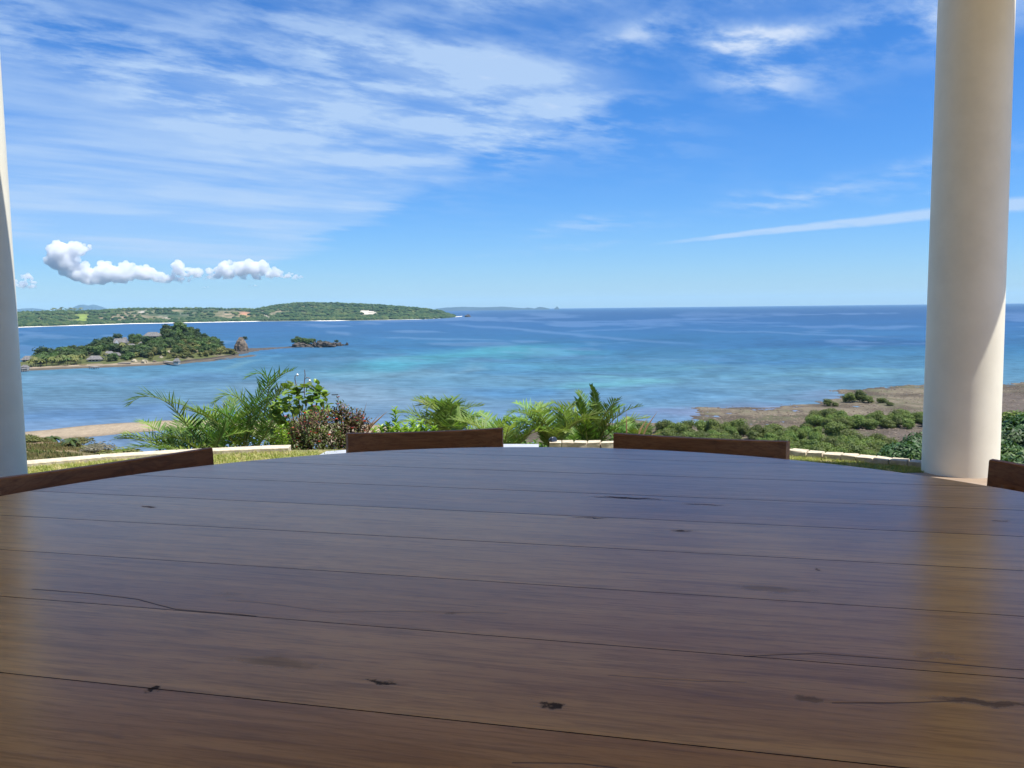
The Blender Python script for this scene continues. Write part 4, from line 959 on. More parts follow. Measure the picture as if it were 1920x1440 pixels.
# ------------------------------------------------------------------ cumulus clouds standing over the peninsula
mt, n, out = newmat('cloud_white')
pvc = n.n('ShaderNodeVolumePrincipled'); pvc.inputs['Color'].default_value = (.995, .997, 1, 1); pvc.inputs['Density'].default_value = 0.0075; pvc.inputs['Anisotropy'].default_value = 0.25
n.link(pvc.outputs[0], out.inputs['Volume'])
M['cloud'] = mt
_b = _bm.new(); _bm.ops.create_icosphere(_b, subdivisions=3, radius=1); ic4 = np.array([v.co[:] for v in _b.verts]); if4 = np.array([[v.index for v in f_.verts] for f_ in _b.faces]); _b.free()
def cloud(label, blobs, seed, flat=None):
    D = 33000; vb = []; fb = []; cnt = 0; s = D/F; rg = random.Random(seed); allb = []
    for X, Y, rx, ry in blobs:
        rx *= 1.12; ry *= 1.22
        for k in range(int(10+rx*ry*.05)):
            a = rg.uniform(0, 6.283); q = rg.random()**.5*.86; q_ = rg.uniform(.30, .55)*ry*(1.15-.45*q); allb.append((X+math.cos(a)*rx*q, Y-math.sin(a)*ry*q, q_*rg.uniform(1, 1.35), q_))
    for X, Y, rx, ry in allb:
        c_ = PD(X, Y, D+rg.uniform(-10, 10)*s); v_ = ic4.copy()
        k = np.array([1+.30*mnoise.fractal(Vector(v)*1.7+Vector((seed+X*.37, Y, 0)), .75, 2.2, 5)+.10*abs(mnoise.noise(Vector(v)*6+Vector((X, Y, seed)))) for v in v_])
        v_ = v_*k[:, None]*np.array([rx*s, (rx+ry)*.5*s, ry*s]); v_ += np.array(c_)
        if flat is not None:
            zf = PD(X, flat, D).z; v_[:, 2] = np.where(v_[:, 2] < zf, zf+(v_[:, 2]-zf)*.12, v_[:, 2])
        vb.append(v_); fb.append(if4+cnt); cnt += len(v_)
    o = obj('cumulus_cloud', mesh('cumulus_cloud', np.vstack(vb), np.vstack(fb), M['cloud'], None, True))
    md = o.modifiers.new('union', 'REMESH'); md.mode = 'VOXEL'; md.voxel_size = 26; md.use_smooth_shade = True
    dg = bpy.context.evaluated_depsgraph_get(); me_ = bpy.data.meshes.new_from_object(o.evaluated_get(dg)); o.modifiers.clear(); o.data = me_; me_.materials.clear(); me_.materials.append(M['cloud'])
    tag(o, label, 'cloud', 'cumulus clouds over the peninsula', 'thing'); return o
cloud('large white cumulus with a tall curled head, left over the peninsula', [(112, 478, 23, 20), (135, 468, 24, 12), (158, 464, 16, 6), (128, 495, 24, 16), (150, 510, 26, 15), (182, 517, 28, 14), (195, 503, 15, 12), (222, 514, 26, 14), (240, 503, 20, 11), (270, 512, 24, 12), (292, 519, 20, 9), (312, 523, 24, 7), (340, 525, 24, 5)], 3, 534)
cloud('middle white cumulus with a small pointed top', [(333, 500, 9, 11), (348, 508, 16, 8), (366, 511, 14, 8), (345, 518, 26, 7)], 7, 526)
cloud('long white cumulus at the right of the cloud row', [(408, 510, 22, 10), (432, 502, 22, 11), (462, 503, 24, 12), (488, 503, 20, 11), (515, 511, 20, 8), (540, 517, 18, 5), (556, 520, 12, 4), (420, 518, 40, 6), (465, 517, 45, 7), (390, 521, 20, 4)], 11, 524)
cloud('small white cumulus low beside the left pillar', [(52, 518, 13, 6), (35, 532, 18, 7), (58, 534, 18, 6)], 15, 541)
cloud('tiny white cloud under the gap of the cloud row', [(386, 538, 6, 2.2), (380, 539, 4, 1.6), (392, 539, 4, 1.5)], 19)
cloud('tiny white cloud under the long right cumulus', [(476, 535, 6, 2.6), (467, 536, 5, 1.8), (484, 536, 5, 1.6)], 23)

# ------------------------------------------------------------------ the terrace, its roof and pillars
b = MB(); b.box((0, 1.04, -.15), (11, 8.92, .3)); tag(obj('terrace_floor', b.mesh('terrace_floor', M['floor'])), 'brown tiled terrace floor under the table', kind='structure')
b = MB(); b.box((.01, .85, 3.31), (7.82, 8.90, .3)); tag(obj('roof', b.mesh('roof', M['ceiling'])), 'flat plastered terrace roof with edges trimmed for the light', kind='structure')  # unseen roof, front and left edges pulled in to light lawn and pillars
b = MB(); b.box((.01, -3.45, 1.578), (7.82, .2, 3.155)); tag(obj('back_wall', b.mesh('back_wall', M['ceiling'])), 'plastered house wall behind the table', kind='structure')
def column(cx, cy, label):
    V = []; nn = 64; zs = np.linspace(-.2, 3.16, 12)
    for z_ in zs:
        r_ = .226-.0042*z_
        for k in range(nn): V.append((math.cos(6.28318*k/nn)*r_, math.sin(6.28318*k/nn)*r_, z_))
    Fc = [(i*nn+k, i*nn+(k+1) % nn, (i+1)*nn+(k+1) % nn, (i+1)*nn+k) for i in range(len(zs)-1) for k in range(nn)]
    o = obj('pillar', mesh('pillar', V, Fc, M['stucco'], None, True), None, (cx, cy, 0)); tag(o, label, 'pillar', 'terrace pillars'); return o
cR_ = PD(1799.5, 880, 5.52); column(cR_.x, 5.52, 'round white pillar at the right with sun on its lower right side')
cL_ = PD(46, 880, 5.52); column(cL_.x-.240, 5.52, 'round white pillar in shade at the left edge')

# unseen ground added on either side of the terrace to bounce warm sunlight in
M['garden'] = simple('bounce_paving', (.40, .34, .24), (.52, .45, .33), 2.0, .95, .4, .02, 7, 'geo')
for x0, x1, y0, y1 in ((4.67, 26, -22, 5.8), (-26, -5.52, -22, 5.8)):
    b = MB(); b.box(((x0+x1)/2, (y0+y1)/2, -.32), (x1-x0, y1-y0, .5)); tag(obj('bounce_ground', b.mesh('bounce_ground', M['garden'])), 'sandy ground added beside the terrace to reflect sunlight', kind='structure')
# lawn
WALLP = [(-150, 881), (-20, 870), (48, 863), (140, 855), (250, 847), (393, 839.5), (470, 836), (546, 834)]
WALLC = [(1030, 825.5), (1090, 825.5), (1145, 826.5), (1250, 829), (1370, 834), (1480, 841), (1600, 850.5), (1727, 862), (1870, 876), (2000, 893)]
TOPZ = .02
wl_ = [at(X, Y, TOPZ) for X, Y in WALLP]; wc_ = [at(X, Y, TOPZ+.012) for X, Y in WALLC]
allw = wl_+wc_
V = []; Fc = []
for p in allw: zq = -.022; V += [(p.x*.8, 5.49, zq), (p.x, p.y+.0, zq)]
for i in range(len(allw)-1): Fc.append((2*i, 2*i+2, 2*i+3, 2*i+1))
M['lawn_soil'] = simple('lawn_soil', (.10, .105, .03), (.17, .15, .06), 12, .95, .5, .02, 7, 'geo')
tag(obj('lawn_ground', mesh('lawn_ground', V, Fc, M['lawn_soil'])), 'lawn strip between terrace and stone kerb', kind='structure')
# blades: real grass on the strips in view
mg = leafmat('grass_blade', (.18, .24, .05), (.44, .42, .14), (.52, .44, .24), .35, .55, 9.0)
wx_ = np.array([p.x for p in allw]); wy_ = np.array([p.y for p in allw])
vb = []; fb = []; cnt = 0
for k in range(70000):
    if k % 2: x_ = nr.uniform(-4.4, -1.35)
    else: x_ = nr.uniform(1.75, 4.2)
    yw1 = np.interp(x_, wx_, wy_)-(.15 if x_ < 0 else .11); y_ = nr.uniform(5.52, yw1)
    a = nr.uniform(0, 6.283); h_ = nr.uniform(.012, .034)*(1.0 if nr.rand() > .03 else 1.7); ln = nr.uniform(0, .035); wd = nr.uniform(.0015, .003)
    dx_, dy_ = math.cos(a), math.sin(a)
    zq = -.022
    vb.append(((x_-dy_*wd, y_+dx_*wd, zq), (x_+dy_*wd, y_-dx_*wd, zq), (x_+dx_*ln*.4+dy_*wd*.8, y_+dy_*ln*.4-dx_*wd*.8, zq+h_*.6), (x_+dx_*ln*.4-dy_*wd*.8, y_+dy_*ln*.4+dx_*wd*.8, zq+h_*.6), (x_+dx_*ln*1.3, y_+dy_*ln*1.3, zq+h_)))
    fb.append((cnt, cnt+1, cnt+2, cnt+3)); fb.append((cnt+3, cnt+2, cnt+4)); cnt += 5
vv = np.array(vb).reshape(-1, 3)
tag(obj('grass', mesh('grass', vv, [tuple(f_) for f_ in fb], mg)), 'dry yellow green lawn grass inside the stone kerb', 'grass', kind='stuff')
b = MB(); gp = at(1715, 893, -.09); tp_ = PD(1708, 852, gp.y); b.tube([gp, gp.lerp(tp_, .6)+Vector((.005, 0, 0)), tp_], [.004, .003, .001], 4); tag(obj('tall_grass_stalk', b.mesh('tall_grass_stalk', M['leaf_lime'])), 'single tall green grass stalk left of the right pillar', 'grass stalk')

# stone kerb: each block a part
def kerb(label, pts, blen, courses, thick, jitter, hgt, group='stone kerbs'):
    root = bpy.data.objects.new('stone_kerb', None); COL.objects.link(root); root.location = pts[0]; tag(root, label, 'kerb', group)
    L = [0]
    for a, b in zip(pts, pts[1:]): L.append(L[-1]+(b-a).length)
    def pos(s_):
        s_ = min(max(s_, 0), L[-1])
        for i in range(len(pts)-1):
            if s_ <= L[i+1] or i == len(pts)-2: return pts[i].lerp(pts[i+1], (s_-L[i])/(L[i+1]-L[i]))
    for c_ in range(courses):
        s_ = -blen*.5*(c_ % 2)
        while s_ < L[-1]:
            ln = blen*rnd.uniform(.85, 1.15); a = pos(s_); b = pos(s_+ln)
            if (b-a).length > .02:
                m_ = MB(); mid = (a+b)/2; d = b-a; nn = Vector((d.y, -d.x, 0)).normalized()*(thick/2)
                hh = hgt+rnd.uniform(-jitter, jitter)*.4
                m_.box((0, 0, 0), ((b-a).length-(.009 if jitter > .004 else .003), thick-(.012 if c_ else 0)+rnd.uniform(-jitter, jitter), hh), 0, 0, .004)
                # knock the corners about a little so that no two stones are alike
                m_.v = [(x_+rnd.uniform(-jitter, jitter)*.35, y_+rnd.uniform(-jitter, jitter)*.35, z_+rnd.uniform(-jitter, jitter)*.3) for x_, y_, z_ in m_.v]
                o = obj('stone', m_.mesh('stone', M['stone']), root); q = mid+nn-Vector(pts[0]); o.location = (q.x, q.y, -hgt*.5-c_*(hgt+.003)); o.rotation_euler = (0, 0, math.atan2(d.y, d.x))
            s_ += ln
    return root
kerb('smooth pale kerb along the lawn behind the left chair', wl_, .62, 1, .15, .003, .085)
kerb('two course kerb of small cream stone blocks curving past the third chair to the right pillar', wc_, .112, 2, .11, .014, .055)
# paved landing between the two kerbs
b = MB(); q0 = at(604, 846, -.03); q1 = at(1008, 833, -.03)
V = [at(598, 853, -.0), at(1010, 840, -.0), at(1010, 832.5, -.0), at(800, 832.5, 0.), at(612, 846, -.0)]
V2 = [Vector((p.x, p.y, -.1)) for p in V]; b.add(V+V2, [(0, 1, 2, 3, 4), (9, 8, 7, 6, 5)]+[(i, i+5, (i+1) % 5+5, (i+1) % 5) for i in range(5)])
tag(obj('landing_slab', b.mesh('landing_slab', M['slab'])), 'pale blue grey stone landing behind the second chair', kind='structure')
# small round spotlight on the kerb end
lp = at(1037, 828, .03); root = obj('garden_spotlight', None, None, lp); tag(root, 'small round garden spotlight with a black face on the kerb end', 'spotlight')
def lathe(prof, nn=20):
    V = [(r_*math.cos(6.28318*k/nn), r_*math.sin(6.28318*k/nn), z_) for r_, z_ in prof for k in range(nn)]
    Fc = [(i*nn+k, i*nn+(k+1) % nn, (i+1)*nn+(k+1) % nn, (i+1)*nn+k) for i in range(len(prof)-1) for k in range(nn)]
    Fc.append(tuple(range(nn-1, -1, -1))); Fc.append(tuple((len(prof)-1)*nn+k for k in range(nn))); return V, Fc
V, Fc = lathe([(.008, -.035), (.022, -.031), (.028, -.014), (.030, .007), (.030, .012), (.027, .014)]); o = obj('housing', mesh('housing', V, Fc, M['black'], None, True), root); o.rotation_euler = (R(80), 0, R(30)); o.location = (0, 0, .01)
V, Fc = lathe([(.026, .0), (.026, .003), (.020, .004)]); l_ = obj('lens', mesh('lens', V, Fc, M['glass'], None, True), root); l_.rotation_euler = (R(80), 0, R(30)); l_.location = Vector((0, 0, .01))+Matrix.Rotation(R(30), 3, 'Z')@Matrix.Rotation(R(80), 3, 'X')@Vector((0, 0, .0145))
b = MB(); b.box((0, 0, -.045), (.02, .03, .05)); obj('bracket', b.mesh('bracket', M['black']), root)

# ------------------------------------------------------------------ plants behind the kerb
def frond_mesh(name, pts, ll, mat, seed, n_=44, wd=.011, droop=.14, stem0=.12, up=None, r0=.009, sweep=.36):
    """pinnate palm leaf: arching rachis with two rows of narrow folded leaflets"""
    rg = random.Random(seed); P = [Vector(p) for p in pts]
    # smooth the control line
    def cr(p0, p1, p2, p3, t): return .5*((2*p1)+(p2-p0)*t+(2*p0-5*p1+4*p2-p3)*t*t+(3*p1-p0-3*p2+p3)*t*t*t)
    Q = [P[0]]+P+[P[-1]]; S = []
    for i in range(len(P)-1):
        for k in range(6): S.append(cr(Q[i], Q[i+1], Q[i+2], Q[i+3], k/6))
    S.append(P[-1]); L = [0]
    for a, b in zip(S, S[1:]): L.append(L[-1]+(b-a).length)
    def pos(t):
        s_ = t*L[-1]
        for i in range(len(S)-1):
            if s_ <= L[i+1] or i == len(S)-2: return S[i].lerp(S[i+1], (s_-L[i])/max(L[i+1]-L[i], 1e-6)), (S[i+1]-S[i]).normalized()
    b = MB(); b.tube(S[::3]+[S[-1]], [r0*(1-.8*i/(len(S[::3]))) for i in range(len(S[::3])+1)], 5, 1)
    upv = Vector(up) if up else Vector((0, 0, 1))
    for i in range(n_):
        t = stem0+(1-stem0)*(i+.5)/n_; p, tg = pos(t)
        sd = tg.cross(upv)
        if sd.length < .15: sd = tg.cross(Vector((0, -1, .3)))
        sd.normalize(); nm = sd.cross(tg).normalized()
        ln = ll*(math.sin(math.pi*(.14+.80*t))**.7)*rg.uniform(.85, 1.1)
        for s_ in (-1, 1):
            d = (sd*s_*(1-.40*t)+tg*(sweep+.55*t+rg.uniform(-.1, .12))+nm*rg.choice((.08, .25, .5))).normalized()
            q1 = p+d*ln*.45; q2 = p+d*ln+Vector((0, 0, -1))*ln*droop*rg.uniform(.5, 1.3)*abs(1-abs(d.z)*.6)
            q1 = q1+Vector((0, 0, -1))*ln*droop*.12
            wv_ = nm.cross(d).normalized()*wd*rg.uniform(.8, 1.15); f_ = nm*wd*.5
            b.add([p-wv_*.5, p+f_*-.2, p+wv_*.5, q1-wv_, q1-f_, q1+wv_, q2], [(0, 1, 4, 3), (1, 2, 5, 4), (3, 4, 6), (4, 5, 6)], 0)
    return b.mesh(name, [mat, M['stem_green']])
def arc(base, azm, el, ln, curl, n_=6):
    """drooping line from base: starts at elevation el and bends down by curl"""
    P = [Vector(base)]; e = el
    for k in range(n_):
        st = ln/n_; P.append(P[-1]+Vector((math.cos(azm)*math.cos(e), math.sin(azm)*math.cos(e), math.sin(e)))*st); e -= curl/n_*(.5+1.0*k/n_)
    return P
def plant_root(name, p, label, cat, group=None):
    o = bpy.data.objects.new(name, None); COL.objects.link(o); o.location = p; tag(o, label, cat, group); return o
def add_frond(root, pts, *a, **k):
    o = Vector(root.location); obj('frond', frond_mesh('frond', [Vector(p)-o for p in pts], *a, **k), root)
def pxl(lst, y0, y1):
    return [PD(X, Y, y0+(y1-y0)*i/(len(lst)-1)) for i, (X, Y) in enumerate(lst)]
def palm(label, bX, bY, yd, n_, ln, el, curl, ll, seed, mat='leaf_palm', azs=None, extra=(), wd=.0095, droop=.13, nl=25):
    base = PD(bX, bY, yd); root = plant_root('palm', base, label, 'palm', 'low palms beyond the kerb'); rg = random.Random(seed)
    for i in range(n_):
        a = azs[i % len(azs)]+rg.uniform(-.15, .15) if azs else 6.283*i/n_+rg.uniform(-.25, .25)
        add_frond(root, arc(base, a, R(el)*rg.uniform(.75, 1.12), ln*rg.uniform(.8, 1.1), curl*rg.uniform(.8, 1.2)), ll*rg.uniform(.85, 1.1), M[mat], seed*31+i, nl, wd, droop)
    for j, (pts, y0, y1, l2) in enumerate(extra): add_frond(root, pxl(pts, y0, y1), l2, M[mat], seed*57+j, 34, wd*1.2, droop)
    b = MB(); b.tube([base+Vector((0, 0, -1.3))-base, Vector((0, 0, .05))], [.09, .07], 8); obj('trunk', b.mesh('trunk', M['bark']), root); return root
palm('tallest palm with long arching fronds left of the round leaved bush', 455, 855, 9.3, 7, 1.0, 72, 1.2, .27, 5, extra=(
    ([(400, 862), (378, 835), (361, 812), (346, 790), (330, 769), (312, 754), (291, 745), (264, 744), (243, 757)], 9.2, 8.7, .31),
    ([(440, 850), (442, 806), (431, 784), (414, 773), (396, 770), (376, 778)], 9.3, 9.0, .25),
    ([(455, 850), (468, 800), (462, 768), (450, 749), (434, 740), (418, 743), (401, 757)], 9.4, 9.2, .26),
    ([(452, 855), (462, 800), (476, 761), (493, 734), (510, 716), (528, 702), (550, 694)], 9.3, 9.1, .27),
    ([(470, 850), (492, 790), (500, 750), (505, 722), (500, 705), (482, 700), (462, 708)], 9.6, 9.4, .24),
    ([(480, 850), (500, 800), (512, 762), (524, 735), (540, 728), (556, 740)], 9.7, 9.6, .24),
    ([(475, 850), (498, 815), (512, 785), (530, 770), (548, 772)], 9.4, 9.1, .22),
    ([(430, 850), (405, 830), (385, 812), (365, 803), (345, 806)], 9.1, 8.9, .22)), wd=.008)
palm('low spreading palm in front of the spur at the kerb', 345, 856, 8.9, 7, .75, 38, .7, .24, 11, azs=[2.6, 3.0, 2.2, 1.4, .4, 3.3, 2.0], extra=(
    ([(380, 850), (330, 842), (290, 838), (255, 839), (222, 846)], 8.6, 8.4, .24), ([(380, 850), (350, 828), (322, 820), (295, 824)], 8.8, 8.6, .2), ([(400, 850), (410, 826), (420, 806), (424, 790)], 8.8, 8.8, .2)), wd=.0075)
palm('dome shaped palm behind the right half of the second chair', 838, 850, 9.8, 17, .80, 86, 2.1, .26, 19, 'leaf_palm_pale', nl=30, wd=.0095, extra=(
    ([(835, 845), (836, 800), (835, 770), (828, 757), (814, 755), (800, 764)], 9.6, 9.3, .2), ([(838, 845), (842, 800), (846, 772), (852, 760), (862, 765), (866, 790)], 9.6, 9.2, .2)))
palm('flat fronded palm between the dome palm and the second chair corner', 945, 852, 9.0, 9, .72, 56, 1.2, .20, 23, 'leaf_palm_pale', wd=.009, extra=(
    ([(945, 850), (930, 815), (940, 795), (962, 788), (990, 790)], 9.0, 8.8, .17), ([(960, 850), (985, 820), (1000, 805), (1020, 803)], 9.0, 8.8, .15)))
palm('bushy palm left of the tall upright frond', 1035, 848, 9.2, 10, .76, 66, 1.5, .21, 29, 'leaf_palm_pale', wd=.0095, extra=(
    ([(1050, 845), (1058, 810), (1060, 785), (1048, 770), (1030, 768), (1015, 778)], 9.2, 9.0, .19), ([(1030, 845), (1022, 815), (1005, 800), (985, 803)], 9.2, 9.0, .17)))
palm('palm with the tallest upright frond left of the third chair', 1112, 850, 9.5, 10, .78, 70, 1.2, .20, 37, 'leaf_palm', wd=.009, extra=(
    ([(1112, 850), (1114, 800), (1116, 765), (1114, 740), (1108, 722)], 9.6, 9.4, .125), ([(1105, 850), (1098, 805), (1090, 772), (1084, 752), (1076, 758)], 9.4, 9.2, .15), ([(1120, 850), (1132, 805), (1145, 778), (1160, 764)], 9.5, 9.4, .17)))
palm('low palm whose leaf tips show over the left end of the third chair', 1180, 862, 9.8, 9, .60, 62, 1.1, .19, 41, 'leaf_palm', wd=.009)
palm('half hidden palm filling the gap behind the tall palm', 1080, 862, 10.4, 10, .62, 60, 1.2, .2, 43, 'leaf_palm', wd=.009)
palm('palm behind the round leaved bush', 545, 868, 10.4, 10, .7, 66, 1.0, .24, 47, 'leaf_palm', wd=.009)
palm('feathery palm crossing behind the tallest palm', 400, 862, 10.2, 9, .8, 64, 1.0, .24, 53, 'leaf_palm', wd=.010)
palm('light feathery palm between the red shrub and the dome palm', 905, 860, 10.6, 9, .68, 66, 1.2, .2, 59, 'leaf_palm_pale', wd=.009)
# small palm on the spur
p = PD(97, 822, 78); pm = bpy.data.objects.new('small_palm', palm_mesh('small_palm', 1.1, 1.35, 16, 61, M['leaf_island'])); COL.objects.link(pm); pm.location = (p.x, p.y, near_z(p.x, p.y)); pm.scale = (.72,)*3; tag(pm, 'small dark palm standing on the brown spur', 'palm')
p = PD(133, 846, 68); pm2 = copy_tree(pm); pm2.location = (p.x, p.y, near_z(p.x, p.y)); pm2.scale = (.55,)*3; tag(pm2, 'lower dark palm in front of the wide olive shrub on the spur', 'palm')

def leaf_shape(L_, W_, fold=.18, bend=.15, round_=False):
    if round_: pr = [(0, 0), (.12, .38), (.35, .5), (.62, .5), (.85, .34), (1, .0)]
    else: pr = [(0, 0), (.2, .34), (.45, .5), (.7, .36), (1, 0)]
    V = []
    for t, w_ in pr:
        z_ = -bend*L_*t*t; V += [(t*L_, -w_*W_, z_+fold*w_*W_), (t*L_, 0, z_), (t*L_, w_*W_, z_+fold*w_*W_)]
    Fc = []
    for k in range(len(pr)-1): Fc += [(3*k, 3*k+1, 3*k+4, 3*k+3), (3*k+1, 3*k+2, 3*k+5, 3*k+4)]
    return V, Fc
def orient(d, rg):
    d = d.normalized(); s_ = d.cross(Vector((rg.uniform(-.4, .4), rg.uniform(-.4, .4), 1))).normalized(); n_ = s_.cross(d); mm = Matrix((d, -s_, n_)).transposed(); return mm
# round leaved bush: large leaves are parts
root = plant_root('round_leaved_bush', PD(565, 862, 8.9), 'lime green round leaved bush with hooked flower stalks behind the red shrub', 'bush'); rg = random.Random(5); o0 = Vector(root.location)
V, Fc = leaf_shape(.072, .070, .25, .2, True); lm = mesh('leaf', V, Fc, M['leaf_grape'], None, False)
tips = []
LOB = [(545, 760, 8.9, 26), (575, 750, 8.9, 26), (600, 762, 8.8, 22), (590, 735, 9.0, 18), (560, 738, 9.0, 20), (535, 785, 8.9, 26), (565, 785, 8.8, 24), (530, 810, 8.9, 22), (598, 745, 8.9, 16), (540, 738, 9.1, 14), (527, 768, 9.0, 16), (606, 778, 8.8, 14)]
for i in range(250):
    X, Y, yd, q = LOB[rg.randrange(len(LOB))]; d = Vector((rg.gauss(0, 1), rg.gauss(-.3, 1), rg.gauss(.2, 1))).normalized(); c_ = PD(X, Y, yd); p = c_+d*q*yd/F*rg.uniform(.6, 1.05)
    o = obj('leaf', lm, root); mm = orient(d*.6+Vector((rg.uniform(-.6, .6), rg.uniform(-.6, .6), rg.uniform(-.5, .4))), rg).to_4x4(); mm.translation = p-o0; o.matrix_local = mm@Matrix.Scale(rg.uniform(.75, 1.25), 4)
b = MB()
for X, Y, yd, q in LOB:
    c_ = PD(X, Y, yd)-o0; b.tube([(0, 0, -.1), c_*.5+Vector((0, 0, .02)), c_], [.012, .008, .005], 5)
obj('stems', b.mesh('stems', M['stem_brown']), root)
for pts in ([(562, 745), (556, 725), (553, 712), (553, 706), (557, 702)], [(571, 742), (570, 722), (571, 712), (575, 708), (580, 709), (580, 713)], [(571, 712), (572, 703), (571, 693)]):
    P = [PD(X, Y, 8.9)-o0 for X, Y in pts]; b = MB(); b.tube(P, [.0045]*(len(P)-1)+[.003], 5); st_ = obj('flower_stalk', b.mesh('flower_stalk', M['stem_brown']), root)
    if pts[-1][1] > 700:
        b = MB(); e_p = P[-1]; b.tube([e_p+Vector((0, 0, .008)), e_p+Vector((.004, 0, -.004)), e_p+Vector((.006, 0, -.02))], [.006, .013, .004], 7); obj('bud', b.mesh('bud', M['white']), st_)
# red flowered thorny shrub
root = plant_root('thorny_shrub', PD(610, 872, 7.9), 'red flowered tangled thorny shrub left of the second chair', 'shrub'); o0 = Vector(root.location); rg = random.Random(9)
LOB = [(570, 800, 7.9, 34), (600, 790, 7.9, 36), (635, 790, 8.0, 34), (665, 800, 8.0, 30), (585, 830, 7.8, 34), (620, 830, 7.8, 34), (565, 845, 7.8, 24), (650, 830, 7.9, 30), (608, 855, 7.7, 26), (640, 778, 8.0, 22), (672, 790, 8.0, 22), (555, 815, 7.9, 16)]
bs = MB(); bl_ = MB(); bf = MB()
for i in range(760):
    X, Y, yd, q = LOB[rg.randrange(len(LOB))]; c_ = PD(X, Y, yd)-o0; R0 = q*yd/F
    d = Vector((rg.gauss(0, 1), rg.gauss(-.2, 1), rg.gauss(.15, 1))).normalized(); p = c_+d*R0*rg.uniform(.1, .7); d2 = (d+Vector((rg.uniform(-1, 1), rg.uniform(-1, 1), rg.uniform(-.6, 1)))).normalized(); ln = R0*rg.uniform(.35, .8)
    q1 = p+d2*ln*.5+Vector((rg.uniform(-.02, .02), rg.uniform(-.02, .02), rg.uniform(-.02, .02))); q2 = q1+(d2+Vector((rg.uniform(-.6, .6), rg.uniform(-.6, .6), rg.uniform(-.3, .7)))).normalized()*ln*.5
    bs.tube([p, q1, q2], [.004, .0032, .002], 3)
    low_ = Y > 815
    for k in range(rg.randrange(2, 6) if not low_ else rg.randrange(7, 13)):
        e = q1.lerp(q2, rg.random())+Vector((rg.uniform(-.02, .02), rg.uniform(-.02, .02), rg.uniform(-.02, .02))); V, Fc = leaf_shape(rg.uniform(.022, .04), .016); mm = orient(Vector((rg.gauss(0, 1), rg.gauss(0, 1), rg.gauss(.3, 1))), rg)
        bl_.add([e+mm@Vector(v) for v in V], Fc)
    if rg.random() < .16:
        e = q2
        for k in range(4):
            V, Fc = leaf_shape(.014, .016, .1, 0, True); mm = orient(Vector((math.cos(k*1.57+i), math.sin(k*1.57+i), .5)), rg); bf.add([e+mm@Vector(v) for v in V], Fc)
tag(obj('twigs', bs.mesh('twigs', simple('thorny_twig', (.16, .07, .055), (.34, .19, .15), 25, .8)), root), kind='stuff'); tag(obj('foliage', bl_.mesh('foliage', M['leaf_small']), root), kind='stuff'); tag(obj('red_flowers', bf.mesh('red_flowers', M['flower_red']), root), kind='stuff')
# bright upright leaved shrub behind the second chair
def upright_shrub(label, spots, mat, seed, L_=.085, nper=26):
    c0 = PD(spots[0][0], spots[0][1]+50, spots[0][2]); root = plant_root('leafy_shrub', c0, label, 'shrub'); rg = random.Random(seed); bl = MB(); bs = MB()
    for X, Y, yd in spots:
        t = PD(X, Y, yd)-c0; b0 = Vector((t.x*.85, t.y, -.1)); bs.tube([b0, t], [.006, .003], 4)
        for k in range(nper):
            f_ = (k+.5)/nper; e = b0.lerp(t, .35+.65*f_); a = k*2.4; d = Vector((math.cos(a), math.sin(a), rg.uniform(.5, 1.3))); V, Fc = leaf_shape(L_*rg.uniform(.7, 1.1)*(1.1-.3*f_), L_*.34, .3, .15); mm = orient(d, rg); bl.add([e+mm@Vector(v) for v in V], Fc)
    tag(obj('foliage', bl.mesh('foliage', mat), root), kind='stuff'); obj('stems', bs.mesh('stems', M['stem_green']), root)
upright_shrub('bright green leafy shrub behind the left half of the second chair', [(741, 766, 8.6), (715, 800, 8.6), (728, 795, 8.6), (745, 796, 8.5), (760, 798, 8.6), (775, 790, 8.7), (790, 792, 8.7), (800, 800, 8.7), (782, 802, 8.5), (736, 804, 8.4), (752, 806, 8.4), (770, 806, 8.4), (700, 806, 8.5), (815, 802, 8.7)], M['leaf_lime'], 3)
upright_shrub('lime green shrub tuft under the round leaved bush', [(528, 798, 8.7), (540, 792, 8.7), (518, 806, 8.7), (535, 812, 8.6)], M['leaf_lime'], 7, .06)
upright_shrub('small green shrub beside the tall palm trunk at the kerb', [(372, 838, 8.5), (385, 832, 8.5), (398, 840, 8.4), (412, 834, 8.5), (425, 838, 8.5), (440, 830, 8.6)], M['leaf_grape'], 8, .07, 16)
upright_shrub('green undergrowth filling the foot of the left palms', [(300+11*k, 832-5*(k % 3), 9.5) for k in range(22)], M['leaf_palm'], 14, .10, 22)
upright_shrub('pale green undergrowth along the kerb left of the third chair', [(985+12*k, 828+5*(k % 3), 9.7) for k in range(17)], M['leaf_palm_pale'], 15, .09, 22)
upright_shrub('dark green undergrowth between the palms behind the second chair', [(860+12*k, 826+6*(k % 3), 9.9) for k in range(26)], M['leaf_palm'], 12, .09, 22)
